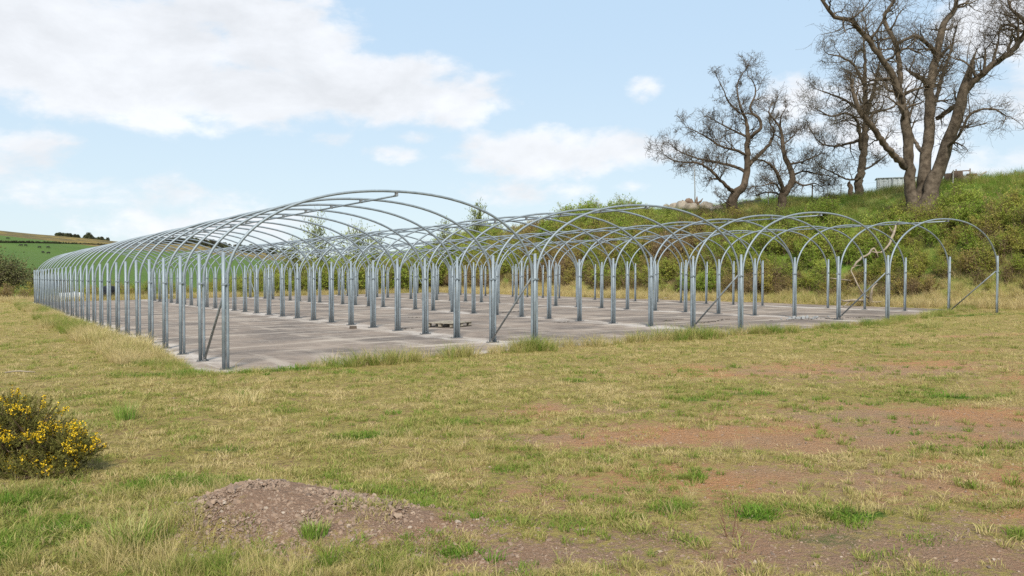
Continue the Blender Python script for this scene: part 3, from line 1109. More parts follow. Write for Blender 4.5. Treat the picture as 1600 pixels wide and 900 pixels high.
# ------------------------------------------------------------------ trees
mat_bark = simple_mat("rough_bark", (.070, .052, .036), .95, 0, .45, 3.5, 1.0, 9.0, col2=(.165, .13, .095), spec=.1)
mat_bark2 = simple_mat("dark_bark", (.075, .054, .036), .95, 0, .4, 2.2, 1.0, 10.0, col2=(.145, .112, .082), spec=.1)
mat_twig = simple_mat("twigs", (.095, .075, .052), .9, 0, .3, .8, spec=.1)
mat_dead = simple_mat("bleached_wood", (.25, .205, .15), .85, 0, .35, 5, .5, 30)
mat_bud = simple_mat("opening_buds", (.17, .12, .06), .7, 0, .3, .7, col2=(.17, .19, .05), spec=.1)


def smooth_path(pts, rad, step=.35):
    """resample a polyline with a Catmull-Rom curve"""
    P = [Vector(p) for p in pts]
    P = [P[0] * 2 - P[1]] + P + [P[-1] * 2 - P[-2]]
    op, orad = [], []
    for i in range(1, len(P) - 2):
        seg = (P[i + 1] - P[i]).length
        k = max(2, int(seg / step))
        for j in range(k):
            t = j / k
            a, b_, c_, d = P[i - 1], P[i], P[i + 1], P[i + 2]
            op.append(.5 * ((2 * b_) + (c_ - a) * t + (2 * a - 5 * b_ + 4 * c_ - d) * t * t + (3 * b_ - a - 3 * c_ + d) * t ** 3))
            orad.append(rad[i - 1] * (1 - t) + rad[i] * t)
    op.append(P[-2])
    orad.append(rad[-1])
    return op, orad


class Tree:
    def __init__(self, seed, gnarl=.35, up=.12, tw_len=.5, buds=0, droop=0.0, twig_r=.006):
        self.wood, self.tw = MB(), MB()
        self.g = random.Random(seed)
        self.gn, self.up, self.tl, self.nb, self.droop, self.twr = gnarl, up, tw_len, buds, droop, twig_r
        self.bud = []
        self.nk = (7, 5, 2)

    def rv(self, s=1.0):
        g = self.g
        return Vector((g.gauss(0, s), g.gauss(0, s), g.gauss(0, s)))

    def limb(self, pts, rad, kids, lenf=1.0, t0=.3, n=14, wob=.13, lvl=1):
        rad = [q * .84 for q in rad]
        op, orad = smooth_path(pts, rad, max(.18, rad[0] * .6))
        for i in range(1, len(op) - 1):
            op[i] = op[i] + self.rv(min(.05, orad[i] * .18))
        self.wood.tube(op, orad, n, True, wob)
        self.spawn(op, orad, kids, lenf, t0, lvl)

    def spawn(self, op, orad, kids, lenf, t0, lvl):
        g = self.g
        L = len(op)
        for k in range(kids):
            t = t0 + (1 - t0) * (k + g.random()) / kids
            i = min(int(t * (L - 1)), L - 2)
            tang = (op[i + 1] - op[i]).normalized()
            side = tang.cross(self.rv()).normalized()
            d = (tang * g.uniform(.25, .8) + side * g.uniform(.7, 1.1) + Vector((0, 0, self.up))).normalized()
            ln = lenf * g.uniform(.6, 1.25) * (1.15 - .55 * t)
            self.grow(op[i], d, ln, min(orad[i] * .55, 0.034 * lenf + .006), lvl)
        # the limb's own tip carries on as a spray
        if lvl <= 3 and orad[-1] < .09:
            tang = (op[-1] - op[-2]).normalized()
            for q in range(2):
                self.grow(op[-1], (tang + self.rv(.35)).normalized(), lenf * g.uniform(.5, .9), orad[-1] * .8, lvl)

    def grow(self, p, d, ln, r, lvl):
        g = self.g
        segs = 7 if lvl == 1 else (5 if lvl == 2 else (4 if lvl == 3 else 3))
        pts, rad = [p.copy()], [r]
        d = d.copy()
        for i in range(segs):
            d = (d + self.rv(self.gn * (1 if lvl < 2 else .65)) + Vector((0, 0, self.up * .6 - self.droop * (lvl >= 3)))).normalized()
            pts.append(pts[-1] + d * ln / segs)
            rad.append(max(r * (1 - .82 * (i + 1) / segs), self.twr * .55))
        tgt = self.wood if lvl <= 1 else self.tw
        tgt.tube(pts, rad, 6 if lvl == 1 else (4 if lvl == 2 else 3), lvl == 1)
        if lvl < 4:
            nk = self.nk[lvl - 1]
            for k in range(nk):
                t = .18 + .82 * (k + g.random()) / nk
                i = min(int(t * segs), segs - 1)
                o = pts[i].lerp(pts[i + 1], t * segs - i)
                tang = (pts[i + 1] - pts[i]).normalized()
                side = tang.cross(self.rv()).normalized()
                dd = (tang * g.uniform(.35, .9) + side * g.uniform(.6, 1.0) + Vector((0, 0, self.up))).normalized()
                self.grow(o, dd, ln * g.uniform(.45, .85), max(rad[i] * .6, self.twr), lvl + 1)
        if lvl >= 3 and self.nb:
            for k in range(self.nb):
                t = g.random()
                i = min(int(t * segs), segs - 1)
                self.bud.append(pts[i].lerp(pts[i + 1], g.random()) + self.rv(.02))

    def finish(self, name, base, label, bark, twig=None, budmat=None, bs=.03):
        e = empty(name, base)
        base = Vector(base)

        def put(mb, nm, mat):
            mb.v = [(a - base.x, b_ - base.y, c_ - base.z) for a, b_, c_ in mb.v]
            return mb.build(nm, mat, e)
        put(self.wood, "trunk", bark)
        cr = put(self.tw, "crown", twig or mat_twig)
        if self.bud:
            g_ = np.random.default_rng(5)
            c_ = np.array([tuple(q - base) for q in self.bud])
            k = len(c_)
            ax = g_.normal(0, 1, (k, 3))
            ax /= np.linalg.norm(ax, axis=1)[:, None]
            bx_ = np.cross(ax, g_.normal(0, 1, (k, 3)))
            bx_ /= np.linalg.norm(bx_, axis=1)[:, None]
            sz_ = bs * g_.uniform(.5, 1.2, k)[:, None]
            lv = np.stack([c_ - ax * sz_, c_ - bx_ * sz_ * .6, c_ + ax * sz_, c_ + bx_ * sz_ * .6], 1).reshape(-1, 3)
            link("buds", np_mesh("buds", lv, np.arange(len(lv)).reshape(-1, 4), budmat or mat_bud), e)
        tag(e, label, "tree")
        return e


def tracer(ox, oy, sc, dist, base_y=None):
    """limb points measured off the photograph, set at the tree's own distance with a depth of their own"""
    def P(zx, zy, dy=0.0):
        d = px_ray(ox + zx / sc, oy + zy / sc)
        t = dist + dy
        return (d[0] * t, d[1] * t, CAM_H + d[2] * t)
    return P


# the big many-stemmed tree
D1 = 45.9
pxm = F_PX / D1                                  # photo pixels per metre there
Q = tracer(1200, 0, 2.647, D1)


def wr(zw, sc=2.647, pm=pxm):
    return zw / sc / pm / 2


T = Tree(21, gnarl=.30, up=.10, buds=0, twig_r=.0080)
T.nk = (6, 4, 2)
T.limb([Q(628, 905), Q(600, 850), Q(587, 760), Q(581, 620, -.3), Q(562, 470, -.5), Q(545, 385, -.6), Q(505, 290, -.9), Q(455, 222, -1.2), Q(400, 150, -1.6), Q(340, 85, -2), Q(275, 72, -2.3), Q(212, -20, -2.6), Q(180, -70, -2.8)],
       [wr(110), wr(62), wr(52), wr(46), wr(40), wr(36), wr(30), wr(26), wr(24), wr(20), wr(18), wr(14), wr(8)], 22, 2.4, .38)
T.limb([Q(545, 400, -.6), Q(545, 300, -.2), Q(530, 185, .3), Q(492, 112, .6), Q(482, 60, .8), Q(520, 8, 1.0), Q(545, -60, 1.2)], [wr(30), wr(26), wr(22), wr(20), wr(18), wr(15), wr(9)], 10, 1.9, .25)
T.limb([Q(568, 692, -.2), Q(520, 645, -.9), Q(475, 590, -1.5), Q(430, 520, -2.0), Q(385, 468, -2.3), Q(362, 420, -2.5), Q(350, 365, -2.6)], [wr(32), wr(30), wr(28), wr(26), wr(24), wr(22), wr(16)], 9, 1.5, .4)
T.limb([Q(632, 900, .3), Q(640, 800, .4), Q(652, 690, .5), Q(664, 560, .7), Q(672, 430, .8), Q(668, 345, .9), Q(692, 240, 1.1), Q(716, 130, 1.4), Q(745, 75, 1.6), Q(775, 30, 1.8), Q(790, -60, 2)],
       [wr(110), wr(66), wr(58), wr(52), wr(48), wr(42), wr(38), wr(34), wr(28), wr(22), wr(12)], 15, 2.2, .42)
T.limb([Q(668, 372, .9), Q(645, 332, .4), Q(612, 312, .1), Q(586, 297, -.1)], [wr(32), wr(26), wr(22), wr(12)], 4, 1.2, .5)
T.limb([Q(690, 222, 1.1), Q(655, 178, .6), Q(612, 152, .2), Q(570, 162, -.2), Q(545, 172, -.4)], [wr(24), wr(20), wr(18), wr(14), wr(8)], 6, 1.4, .3)
T.limb([Q(672, 470, .8), Q(705, 380, 1.6), Q(722, 310, 2.2), Q(760, 200, 2.8), Q(775, 120, 3)], [wr(24), wr(20), wr(17), wr(12), wr(7)], 8, 1.6, .3)
T.limb([Q(700, 250, 1.1), Q(728, 215, .9), Q(755, 188, .8)], [wr(20), wr(16), wr(10)], 3, 1.0, .5)
T.limb([Q(640, 895, -.2), Q(672, 800, -.2), Q(700, 705, -.3), Q(742, 600, -.5), Q(778, 500, -.7), Q(800, 425, -.8), Q(815, 360, -.9), Q(838, 280, -1), Q(862, 208, -1.1)],
       [wr(110), wr(72), wr(64), wr(56), wr(52), wr(54), wr(46), wr(26), wr(4)], 9, 1.9, .4)
T.limb([Q(812, 385, -.9), Q(850, 340, -1.3), Q(905, 290, -1.7), Q(960, 245, -2), Q(1012, 205, -2.3), Q(1055, 150, -2.5), Q(1110, 90, -2.8), Q(1170, 0, -3)],
       [wr(32), wr(30), wr(28), wr(27), wr(26), wr(24), wr(18), wr(10)], 17, 2.2, .12)
T.limb([Q(1050, 130, -2.5), Q(1010, 105, -2.2), Q(972, 108, -2), Q(952, 135, -1.9)], [wr(15), wr(13), wr(10), wr(6)], 5, 1.1, .2)
T.limb([Q(1062, 90, -2.5), Q(1035, 62, -2.3), Q(1005, 35, -2.2), Q(988, -20, -2.1)], [wr(17), wr(14), wr(12), wr(8)], 6, 1.4, .2)
T.limb([Q(790, 430, -.7), Q(740, 462, .2), Q(700, 490, .9)], [wr(26), wr(24), wr(22)], 3, 1.1, .3)
T.limb([Q(640, 635, .5), Q(610, 590, 1.5), Q(585, 520, 2.4), Q(600, 430, 3.0), Q(640, 330, 3.4)], [wr(22), wr(18), wr(14), wr(10), wr(6)], 8, 1.6, .3)
T.limb([Q(730, 620, -.5), Q(790, 560, -1.6), Q(840, 470, -2.2), Q(930, 450, -2.8), Q(985, 480, -3.2)], [wr(16), wr(13), wr(11), wr(9), wr(5)], 9, 1.5, .3)
T.limb([Q(640, -10, 1), Q(700, -60, .5), Q(760, -120, .2)], [wr(14), wr(10), wr(5)], 5, 1.5, .1)
gz = tz(Q(625, 895)[0], Q(625, 895)[1])
T.finish("bare_tree", (Q(630, 895)[0], Q(630, 895)[1], gz), "big many-stemmed bare tree with a broken spike, standing on the grassy bank", mat_bark, None, None, .030)

# the upright tree behind it
D2 = 55.0
Q = tracer(1200, 0, 2.647, D2)
p2 = F_PX / D2


def w2(z_):
    return z_ / 2.647 / p2 / 2


T = Tree(34, gnarl=.32, up=.05, buds=1, twig_r=.0085)
T.nk = (6, 5, 2)
T.limb([Q(373, 838), Q(378, 760), Q(388, 680), Q(400, 590), Q(405, 480), Q(400, 380), Q(402, 280), Q(398, 200), Q(392, 120)], [w2(44), w2(40), w2(36), w2(32), w2(26), w2(20), w2(16), w2(11), w2(5)], 15, 1.9, .38)
T.limb([Q(403, 490), Q(428, 410, -.6), Q(448, 320, -1), Q(468, 220, -1.4)], [w2(22), w2(17), w2(12), w2(5)], 9, 1.6, .2)
T.limb([Q(402, 360), Q(355, 270, -.8), Q(300, 235, -1.2), Q(250, 225, -1.5)], [w2(15), w2(12), w2(9), w2(5)], 8, 1.5, .2)
T.limb([Q(392, 575), Q(340, 590, .6), Q(280, 605, 1), Q(215, 590, 1.4), Q(178, 540, 1.6)], [w2(18), w2(13), w2(10), w2(7), w2(4)], 10, 1.4, .15)
T.limb([Q(385, 620), Q(372, 510, -.8), Q(330, 470, -1.2), Q(260, 480, -1.6), Q(200, 450, -2)], [w2(18), w2(14), w2(11), w2(8), w2(4)], 11, 1.5, .2)
T.limb([Q(402, 480), Q(330, 420, .6), Q(260, 390, 1.2), Q(205, 370, 1.6)], [w2(16), w2(12), w2(8), w2(4)], 9, 1.5, .2)
T.limb([Q(404, 470), Q(460, 460, .8), Q(520, 440, 1.4), Q(570, 380, 1.8)], [w2(16), w2(12), w2(8), w2(4)], 8, 1.5, .2)
T.limb([Q(382, 740), Q(330, 742, -.5), Q(270, 715, -1), Q(215, 690, -1.5)], [w2(12), w2(9), w2(7), w2(4)], 8, 1.1, .2)
T.limb([Q(392, 705), Q(440, 680, .5), Q(490, 640, 1)], [w2(11), w2(8), w2(4)], 5, 1.0, .2)
gz = tz(Q(375, 826)[0], Q(375, 826)[1])
T.finish("bare_tree", (Q(375, 826)[0], Q(375, 826)[1], gz), "upright single-trunked tree with fuzzy buds behind the big many-stemmed tree", mat_bark, None, None, .024)

# the two wind-bent trees on the crest
D3 = 57.9
Q = tracer(1010, 90, 3.46, D3)
p3 = F_PX / D3


def w3(z_):
    return z_ / 3.46 / p3 / 2


T = Tree(55, gnarl=.28, up=.08, buds=0, twig_r=.0095)
T.nk = (6, 4, 2)
T.limb([Q(482, 890), Q(470, 820), Q(468, 770), Q(492, 725), Q(528, 680), Q(546, 610), Q(545, 500), Q(550, 430), Q(541, 350), Q(516, 285), Q(498, 225), Q(490, 150), Q(515, 95), Q(550, 45)],
       [w3(80), w3(74), w3(66), w3(54), w3(46), w3(42), w3(36), w3(30), w3(22), w3(15), w3(11), w3(9), w3(7), w3(4)], 15, 1.25, .45)
T.limb([Q(553, 440), Q(590, 408, -.5), Q(618, 380, -.7), Q(612, 335, -.6), Q(575, 302, -.4), Q(560, 270, -.3), Q(588, 200, -.2), Q(582, 140), Q(548, 95)],
       [w3(24), w3(22), w3(21), w3(20), w3(17), w3(13), w3(10), w3(7), w3(4)], 12, 1.1, .3)
T.limb([Q(478, 730), Q(440, 700, -.8), Q(402, 665, -1.2), Q(345, 608, -1.7), Q(280, 570, -2.2), Q(200, 566, -2.6), Q(130, 548, -3), Q(75, 505, -3.3)],
       [w3(30), w3(24), w3(20), w3(17), w3(13), w3(10), w3(7), w3(4)], 18, 1.25, .25)
T.limb([Q(400, 662, -1.2), Q(372, 655, -1.3), Q(348, 655, -1.4)], [w3(14), w3(11), w3(7)], 2, .5, .5)
T.limb([Q(540, 620), Q(475, 588, .6), Q(380, 566, 1.1), Q(280, 545, 1.6), Q(190, 512, 2), Q(120, 462, 2.4)], [w3(22), w3(19), w3(15), w3(12), w3(8), w3(4)], 18, 1.25, .25)
T.limb([Q(545, 530), Q(485, 502, -1), Q(400, 478, -1.6), Q(330, 432, -2), Q(270, 400, -2.4), Q(215, 375, -2.7)], [w3(20), w3(16), w3(12), w3(9), w3(6), w3(4)], 16, 1.2, .25)
T.limb([Q(548, 430), Q(480, 398, .8), Q(405, 360, 1.4), Q(335, 320, 1.9)], [w3(16), w3(12), w3(8), w3(4)], 11, 1.05, .2)
T.limb([Q(505, 300), Q(445, 242, -.6), Q(420, 180, -1), Q(385, 110, -1.3)], [w3(13), w3(10), w3(7), w3(4)], 8, .9, .2)
T.limb([Q(556, 580), Q(620, 515, .8), Q(668, 462, 1.2), Q(690, 400, 1.4), Q(665, 335, 1.6), Q(700, 245, 1.8)], [w3(28), w3(24), w3(18), w3(12), w3(8), w3(4)], 13, 1.1, .3)
T.limb([Q(470, 800), Q(430, 785, -1), Q(385, 745, -1.6)], [w3(10), w3(6), w3(4)], 8, .75, .1)
gz = tz(Q(480, 868)[0], Q(480, 868)[1])
T.finish("bare_tree", (Q(480, 868)[0], Q(480, 868)[1], gz), "wind-bent bare tree reaching left over the crest, next to the tall thin pole", mat_bark2, None, None)

Q = tracer(1010, 90, 3.46, 56.0)
T = Tree(66, gnarl=.30, up=.06, buds=0, twig_r=.010)
T.nk = (6, 4, 2)
T.limb([Q(722, 880), Q(730, 815), Q(738, 760), Q(768, 705), Q(792, 640), Q(770, 580), Q(746, 530), Q(736, 450), Q(724, 385), Q(690, 335), Q(662, 295), Q(682, 245)],
       [w3(56), w3(52), w3(50), w3(42), w3(36), w3(32), w3(28), w3(22), w3(16), w3(11), w3(8), w3(4)], 15, 1.05, .4)
T.limb([Q(742, 745), Q(722, 660, -.6), Q(685, 592, -1), Q(640, 560, -1.3), Q(598, 548, -1.6)], [w3(28), w3(24), w3(18), w3(11), w3(5)], 10, 1.1, .3)
T.limb([Q(728, 740), Q(660, 728, .6), Q(590, 745, 1)], [w3(12), w3(8), w3(4)], 8, .9, .1)
T.limb([Q(735, 730), Q(690, 680, -1), Q(640, 690, -1.6), Q(570, 700, -2)], [w3(12), w3(9), w3(7), w3(4)], 9, .9, .2)
T.limb([Q(790, 660), Q(845, 690, -.6), Q(910, 680, -1), Q(960, 705, -1.2)], [w3(15), w3(12), w3(8), w3(4)], 9, .9, .1)
T.limb([Q(788, 640), Q(850, 615, .6), Q(930, 630, 1), Q(1000, 640, 1.4)], [w3(14), w3(10), w3(8), w3(4)], 11, 1.0, .2)
T.limb([Q(768, 578), Q(850, 560, -.6), Q(930, 525, -1)], [w3(15), w3(10), w3(4)], 10, 1.0, .2)
T.limb([Q(736, 470), Q(790, 430, .6), Q(825, 385, 1)], [w3(11), w3(8), w3(4)], 8, .8, .1)
T.limb([Q(724, 380), Q(728, 320, -.4), Q(758, 265, -.6)], [w3(10), w3(7), w3(3)], 5, .6, .2)
gz = tz(Q(727, 850)[0], Q(727, 850)[1])
T.finish("bare_tree", (Q(727, 850)[0], Q(727, 850)[1], gz), "smaller dark crooked bare tree just right of the wind-bent one", mat_bark2, None, None)

# ------------------------------------------------------------------ young trees and shrubs that stand alone
mat_sapling = simple_mat("young_leaves", (.22, .28, .06), .6, 0, .3, .9, col2=(.33, .36, .10), spec=.15)


def quads(centres, size, seed, mat, name, elong=.6):
    g_ = np.random.default_rng(seed)
    c_ = np.asarray(centres, float)
    k = len(c_)
    ax = g_.normal(0, 1, (k, 3))
    ax /= np.linalg.norm(ax, axis=1)[:, None]
    bx_ = np.cross(ax, g_.normal(0, 1, (k, 3)))
    bx_ /= np.linalg.norm(bx_, axis=1)[:, None]
    sz_ = size * g_.uniform(.5, 1.15, k)[:, None]
    lv = np.stack([c_ - ax * sz_, c_ - bx_ * sz_ * elong, c_ + ax * sz_, c_ + bx_ * sz_ * elong], 1).reshape(-1, 3)
    return np_mesh(name, lv, np.arange(len(lv)).reshape(-1, 4), mat)


def young_tree(px, top_y, u_at, v_at, label, seed, leafy=5, spread=1.0):
    x, y = xy(u_at, v_at)
    z = tz(x, y)
    g = random.Random(seed)
    t = Tree(seed, gnarl=.22, up=.22, buds=leafy, twig_r=.008)
    t.nk = (7, 5, 4)
    h = top_y
    lean = g.uniform(-.12, .12)
    t.limb([(x, y, z - .1), (x + lean * .4 * h, y, z + .35 * h), (x + lean * .7 * h, y + .1, z + .7 * h), (x + lean * h, y, z + h)], [.07, .055, .035, .01], 20, h * .46 * spread, .25, 6, .05, 2)
    e = empty("young_tree", (x, y, z))
    for mb, nm, mt in ((t.wood, "trunk", mat_bark2), (t.tw, "branches", mat_twig)):
        mb.v = [(a - x, b_ - y, c_ - z) for a, b_, c_ in mb.v]
        mb.build(nm, mt, e)
    link("leaves", quads([(q.x - x, q.y - y, q.z - z) for q in t.bud], .075, seed, mat_sapling, "leaves"), e)
    tag(e, label, "tree", "young trees beyond the slab")
    return e


for k, (pxx, hgt, vv, lab, lf, sp) in enumerate([
        (500, 4.7, 55.5, "leafy young tree beyond the slab, framed under the largest front arch", 7, 1.0),
        (548, 4.5, 56.5, "pale green young tree directly right of the leafy one under the largest arch", 7, 1.0),
        (455, 3.6, 55.0, "thin half-bare young tree left of the leafy one beyond the slab", 3, .9),
        (590, 4.0, 55.8, "airy young tree between the two largest front arches, far side of the slab", 4, .9),
        (745, 3.3, 58.5, "yellow-green young tree poking above the scrub near the second front post", 4, .8),
        (690, 3.8, 58.0, "slim twiggy young tree above the scrub, left of the yellow-green one", 2, .8)]):
    d = px_ray(pxx, 463)
    ts = np.linspace(40, 110, 1401)
    uu, vv_ = uv(d[0] * ts, d[1] * ts)
    i = int(np.argmin(np.abs(vv_ - vv)))
    young_tree(pxx, hgt, uu[i], vv_[i], lab, 700 + k, lf, sp)


def solo_bush(name, x, y, z, w_, h_, label, seed, nstem=60, leaf=.05, leaves=9000, mat_l=None, cat="bush"):
    g_ = np.random.default_rng(seed)
    t = MB()
    cen = []
    for k in range(nstem):
        a = g_.uniform(0, 6.283)
        o_ = math.sqrt(g_.uniform(0, 1))
        tip = Vector((math.cos(a) * o_ * w_ / 2, math.sin(a) * o_ * w_ / 2, h_ * (1 - .55 * o_ ** 2) * g_.uniform(.75, 1.05)))
        mid = Vector((tip.x * .4, tip.y * .4, tip.z * .6))
        pts, rad = smooth_path([(g_.normal(0, .1), g_.normal(0, .1), -.1), mid, tip], [.05, .03, .008], .5)
        t.tube(pts, rad, 4)
        for q in range(leaves // nstem):
            i = g_.integers(len(pts) // 3, len(pts))
            cen.append(np.array(pts[i]) + g_.normal(0, .07 * w_, 3) * np.array([1, 1, .8]))
        for q in range(14):
            i = g_.integers(len(pts) // 3, len(pts))
            e_ = pts[i] + Vector(g_.normal(0, .09 * w_, 3))
            t.tube([pts[i], e_], [.012, .006], 3, False)
    e = empty(name, (x, y, z))
    t.build("branches", mat_twig, e)
    cen = [c for c in cen if c[2] > .02]
    link("foliage", quads(cen, leaf, seed, mat_l, "foliage"), e)
    tag(e, label, cat)
    return e


mat_dull = simple_mat("dull_foliage", (.10, .115, .035), .7, 0, .35, .5, col2=(.17, .155, .07), spec=.1)
gx, gy = -43.6, 70.0
solo_bush("bush", gx, gy, tz(gx, gy), 5.8, 4.3, "big dull olive bush at the far left edge of the grass, beside the field", 801, 110, .09, 16000, mat_dull)
gx, gy = -38.6, 68.5
solo_bush("bush", gx, gy, tz(gx, gy), 3.2, 2.4, "smaller brown-green bush crouching right of the big olive one", 802, 60, .08, 6000, mat_dull)

# flowering gorse in the left foreground
mat_gorse = simple_mat("gorse_spines", (.075, .085, .018), .7, 0, .4, 9, col2=(.21, .19, .045), spec=.15)
mat_flower = simple_mat("yellow_petals", (.72, .45, .012), .55, 0, .25, 30, col2=(.82, .58, .03), spec=.2)
mat_gorse_wood = simple_mat("gorse_stems", (.15, .10, .06), .9, 0, .3, 8)


def gorse(x, y, z):
    g_ = np.random.default_rng(77)
    lobes = [((-.42, .10, .30), (.50, .42, .42), 300), ((-.10, .02, .38), (.36, .36, .36), 240), ((.20, -.05, .27), (.36, .32, .24), 260), ((.42, -.08, .24), (.24, .24, .17), 150),
             ((-.85, .15, .28), (.45, .42, .36), 200),
             ((-.45, -.18, .12), (.55, .30, .16), 260), ((.12, -.2, .10), (.45, .25, .14), 200), ((-.3, .1, .55), (.3, .3, .24), 120)]
    stems = MB()
    V_, Fl = [], []
    for (c_, r_, k_) in lobes:
        c_, r_ = np.array(c_), np.array(r_)
        for q in range(k_):
            d = g_.normal(0, 1, 3)
            d[2] = abs(d[2]) * .9 + g_.normal(0, .35)
            d /= np.linalg.norm(d)
            tip = c_ + d * r_ * g_.uniform(.55, 1.12)
            if tip[2] < .03:
                continue
            dr = d * np.array([1, 1, .8]) + np.array([0, 0, .55]) + g_.normal(0, .22, 3)
            dr /= np.linalg.norm(dr)
            ln = g_.uniform(.09, .19)
            base = tip - dr * ln
            if q % 4 == 0:
                stems.tube([(c_[0] * .5, c_[1] * .5, .0), tuple(c_ * .7 + base * .3 - np.array([0, 0, .05])), tuple(base), tuple(tip)], [.010, .007, .004, .002], 4, False)
            m_ = 44
            t = g_.uniform(0, 1, m_)
            o_ = base + dr * ln * t[:, None]
            sd = g_.normal(0, 1, (m_, 3)) + dr * .5
            sd /= np.linalg.norm(sd, axis=1)[:, None]
            sl = (g_.uniform(.016, .034, m_) * (1.1 - .4 * t))[:, None]
            ww = np.cross(sd, g_.normal(0, 1, (m_, 3)))
            ww /= np.linalg.norm(ww, axis=1)[:, None]
            V_.append(np.stack([o_ - ww * .0028, o_ + ww * .0028, o_ + sd * sl + ww * .0006, o_ + sd * sl - ww * .0006], 1))
            # blossom sits on the sunny outer sprigs, in bunches
            bunch = mnoise.noise(Vector(tip) * 5.6) + .45 * (d[2] - .35)
            if bunch > .29 and g_.uniform() < .8:
                nf = g_.integers(8, 18)
                tt_ = g_.uniform(.35, 1.0, nf)
                Fl.append(base + dr * ln * tt_[:, None] + g_.normal(0, .011, (nf, 3)))
    V_ = np.concatenate(V_).reshape(-1, 3)
    e = empty("gorse_bush", (x, y, z))
    stems.build("stems", mat_gorse_wood, e)
    link("spines", np_mesh("spines", V_, np.arange(len(V_)).reshape(-1, 4), mat_gorse), e)
    fl = np.concatenate(Fl)
    fl = np.repeat(fl, 4, 0) + g_.normal(0, .0035, (len(fl) * 4, 3))
    link("blossom", quads(fl, .0078, 5, mat_flower, "blossom", .8), e)
    tag(e, "gorse bush covered in bright yellow blossom at the left edge of the foreground", "gorse bush")


gx, gy = -4.25, 7.45
gorse(gx, gy, tz(gx, gy) - .02)
bpy.data.objects['gorse_bush'].scale = (.95, .95, .94)

# ------------------------------------------------------------------ small plants in the foreground
mat_rush = leaf_mat("clump_blades", GRASS_STOPS, attr='rnd', trans=.25, jitter=0.0)


def clump(name, x, y, nb, h0, h1, spread, lean, seed, c0, c1, label, cat, group=None):
    me = tuft_mesh(name, nb, h0, h1, spread, .003, lean, seed, None)
    g_ = np.random.default_rng(seed)
    me.attributes['rnd'].data.foreach_set('value', np.repeat(g_.uniform(c0, c1, nb), 6).astype(np.float32))
    m_ = clump_mats.setdefault('m', None)
    if m_ is None:
        m_, n, b = new_mat("clump_blades")
        n.put(b.inputs['Base Color'], n.ramp(n.attr('rnd').outputs['Fac'], GRASS_STOPS))
        b.inputs['Roughness'].default_value = .6
        clump_mats['m'] = m_
    me.materials.append(m_)
    o = link(name, me)
    o.location = (x, y, float(ground_z(np.array([x]), np.array([y]))[0]) - .005)
    tag(o, label, cat, group)
    return o


clump_mats = {}
clump("grass_tuft", -1.30, 5.42, 230, .05, .13, .085, .45, 901, .5, 1.0, "bright green grass tuft growing on the soil mound", "grass tuft")
clump("grass_tuft", -4.72, 10.13, 150, .12, .30, .13, .3, 902, .55, 1.0, "upright green rush tuft on the turf behind the gorse bush", "grass tuft")
clump("grass_tuft", -2.45, 5.35, 260, .10, .26, .16, .5, 903, .3, .95, "dark green tussock amid straw grass at the left foot of the soil mound", "grass tuft")
clump("grass_tuft", 5.0, 22.3, 170, .12, .33, .16, .45, 904, .2, .75, "rush tuft in the turf below the middle row's nearest post", "grass tuft")
clump("grass_tuft", 12.3, 24.2, 220, .15, .38, .25, .45, 905, .25, .7, "wide olive rush tuft at the right, below the fourth row's front post", "grass tuft")
clump("grass_tuft", 14.7, 29.4, 150, .15, .36, .2, .45, 906, .3, .7, "small rush tuft on the grass beyond the wide olive one, towards the bank", "grass tuft")
clump("grass_tuft", -3.6, 11.2, 120, .12, .28, .2, .5, 907, .0, .35, "straw coloured tuft right of the green rush tuft in the left turf", "grass tuft")
for k, (gx, gy, hh) in enumerate(((-9.3, 20.6, .5), (-10.6, 21.4, .55), (-8.6, 18.9, .42))):
    clump("straw_tussock", gx, gy, 320, hh * .45, hh, .34, .5, 920 + k, .0, .32,
          ("shaggy straw tussock beside the left edge of the slab, middle one of three", "shaggy straw tussock beside the slab's left edge, farthest of three",
           "shaggy straw tussock beside the slab's left edge, nearest of three")[k], "tussock", "straw tussocks by the slab's left edge")


def stick_plant(name, base, sticks, mat, label, cat, r0=.004):
    m = MB()
    for pts in sticks:
        op, orad = smooth_path(pts, list(np.linspace(r0, r0 * .35, len(pts))), .03)
        m.tube(op, orad, 5)
    o = m.build(name, mat)
    o.location = base
    return tag(o, label, cat)


gx, gy = 1.42, 5.45
stick_plant("withered_plant", (gx, gy, tz(gx, gy)), [
    [(0, 0, -.02), (-.012, .0, .06), (-.025, .01, .14), (-.035, .01, .25)], [(-.02, 0, .10), (-.04, .02, .15), (-.055, .02, .17)], [(.04, .01, -.02), (.05, 0, .08), (.065, -.01, .17), (.085, -.01, .24)],
    [(.06, 0, .13), (.055, .02, .18), (.06, .03, .21)], [(.09, .0, -.01), (.12, .0, .05), (.14, .01, .12)], [(.01, .02, 0), (-.03, .02, .08), (-.05, .03, .13)], [(.05, 0, -.01), (.08, .02, .06), (.075, .03, .12)]],
    simple_mat("dry_stems", (.16, .085, .05), .85, 0, .3, 20), "thin dead reddish plant stems standing in the turf in the foreground", "withered plant", .0042)
gx, gy = -5.15, 15.3
stick_plant("bent_twig", (gx, gy, tz(gx, gy)), [[(0, 0, 0), (.05, .02, .12), (.03, .02, .20), (.10, .03, .27), (.20, .04, .33)]], mat_dead, "bent dead twig sticking up beside the near corner post", "twig", .012)

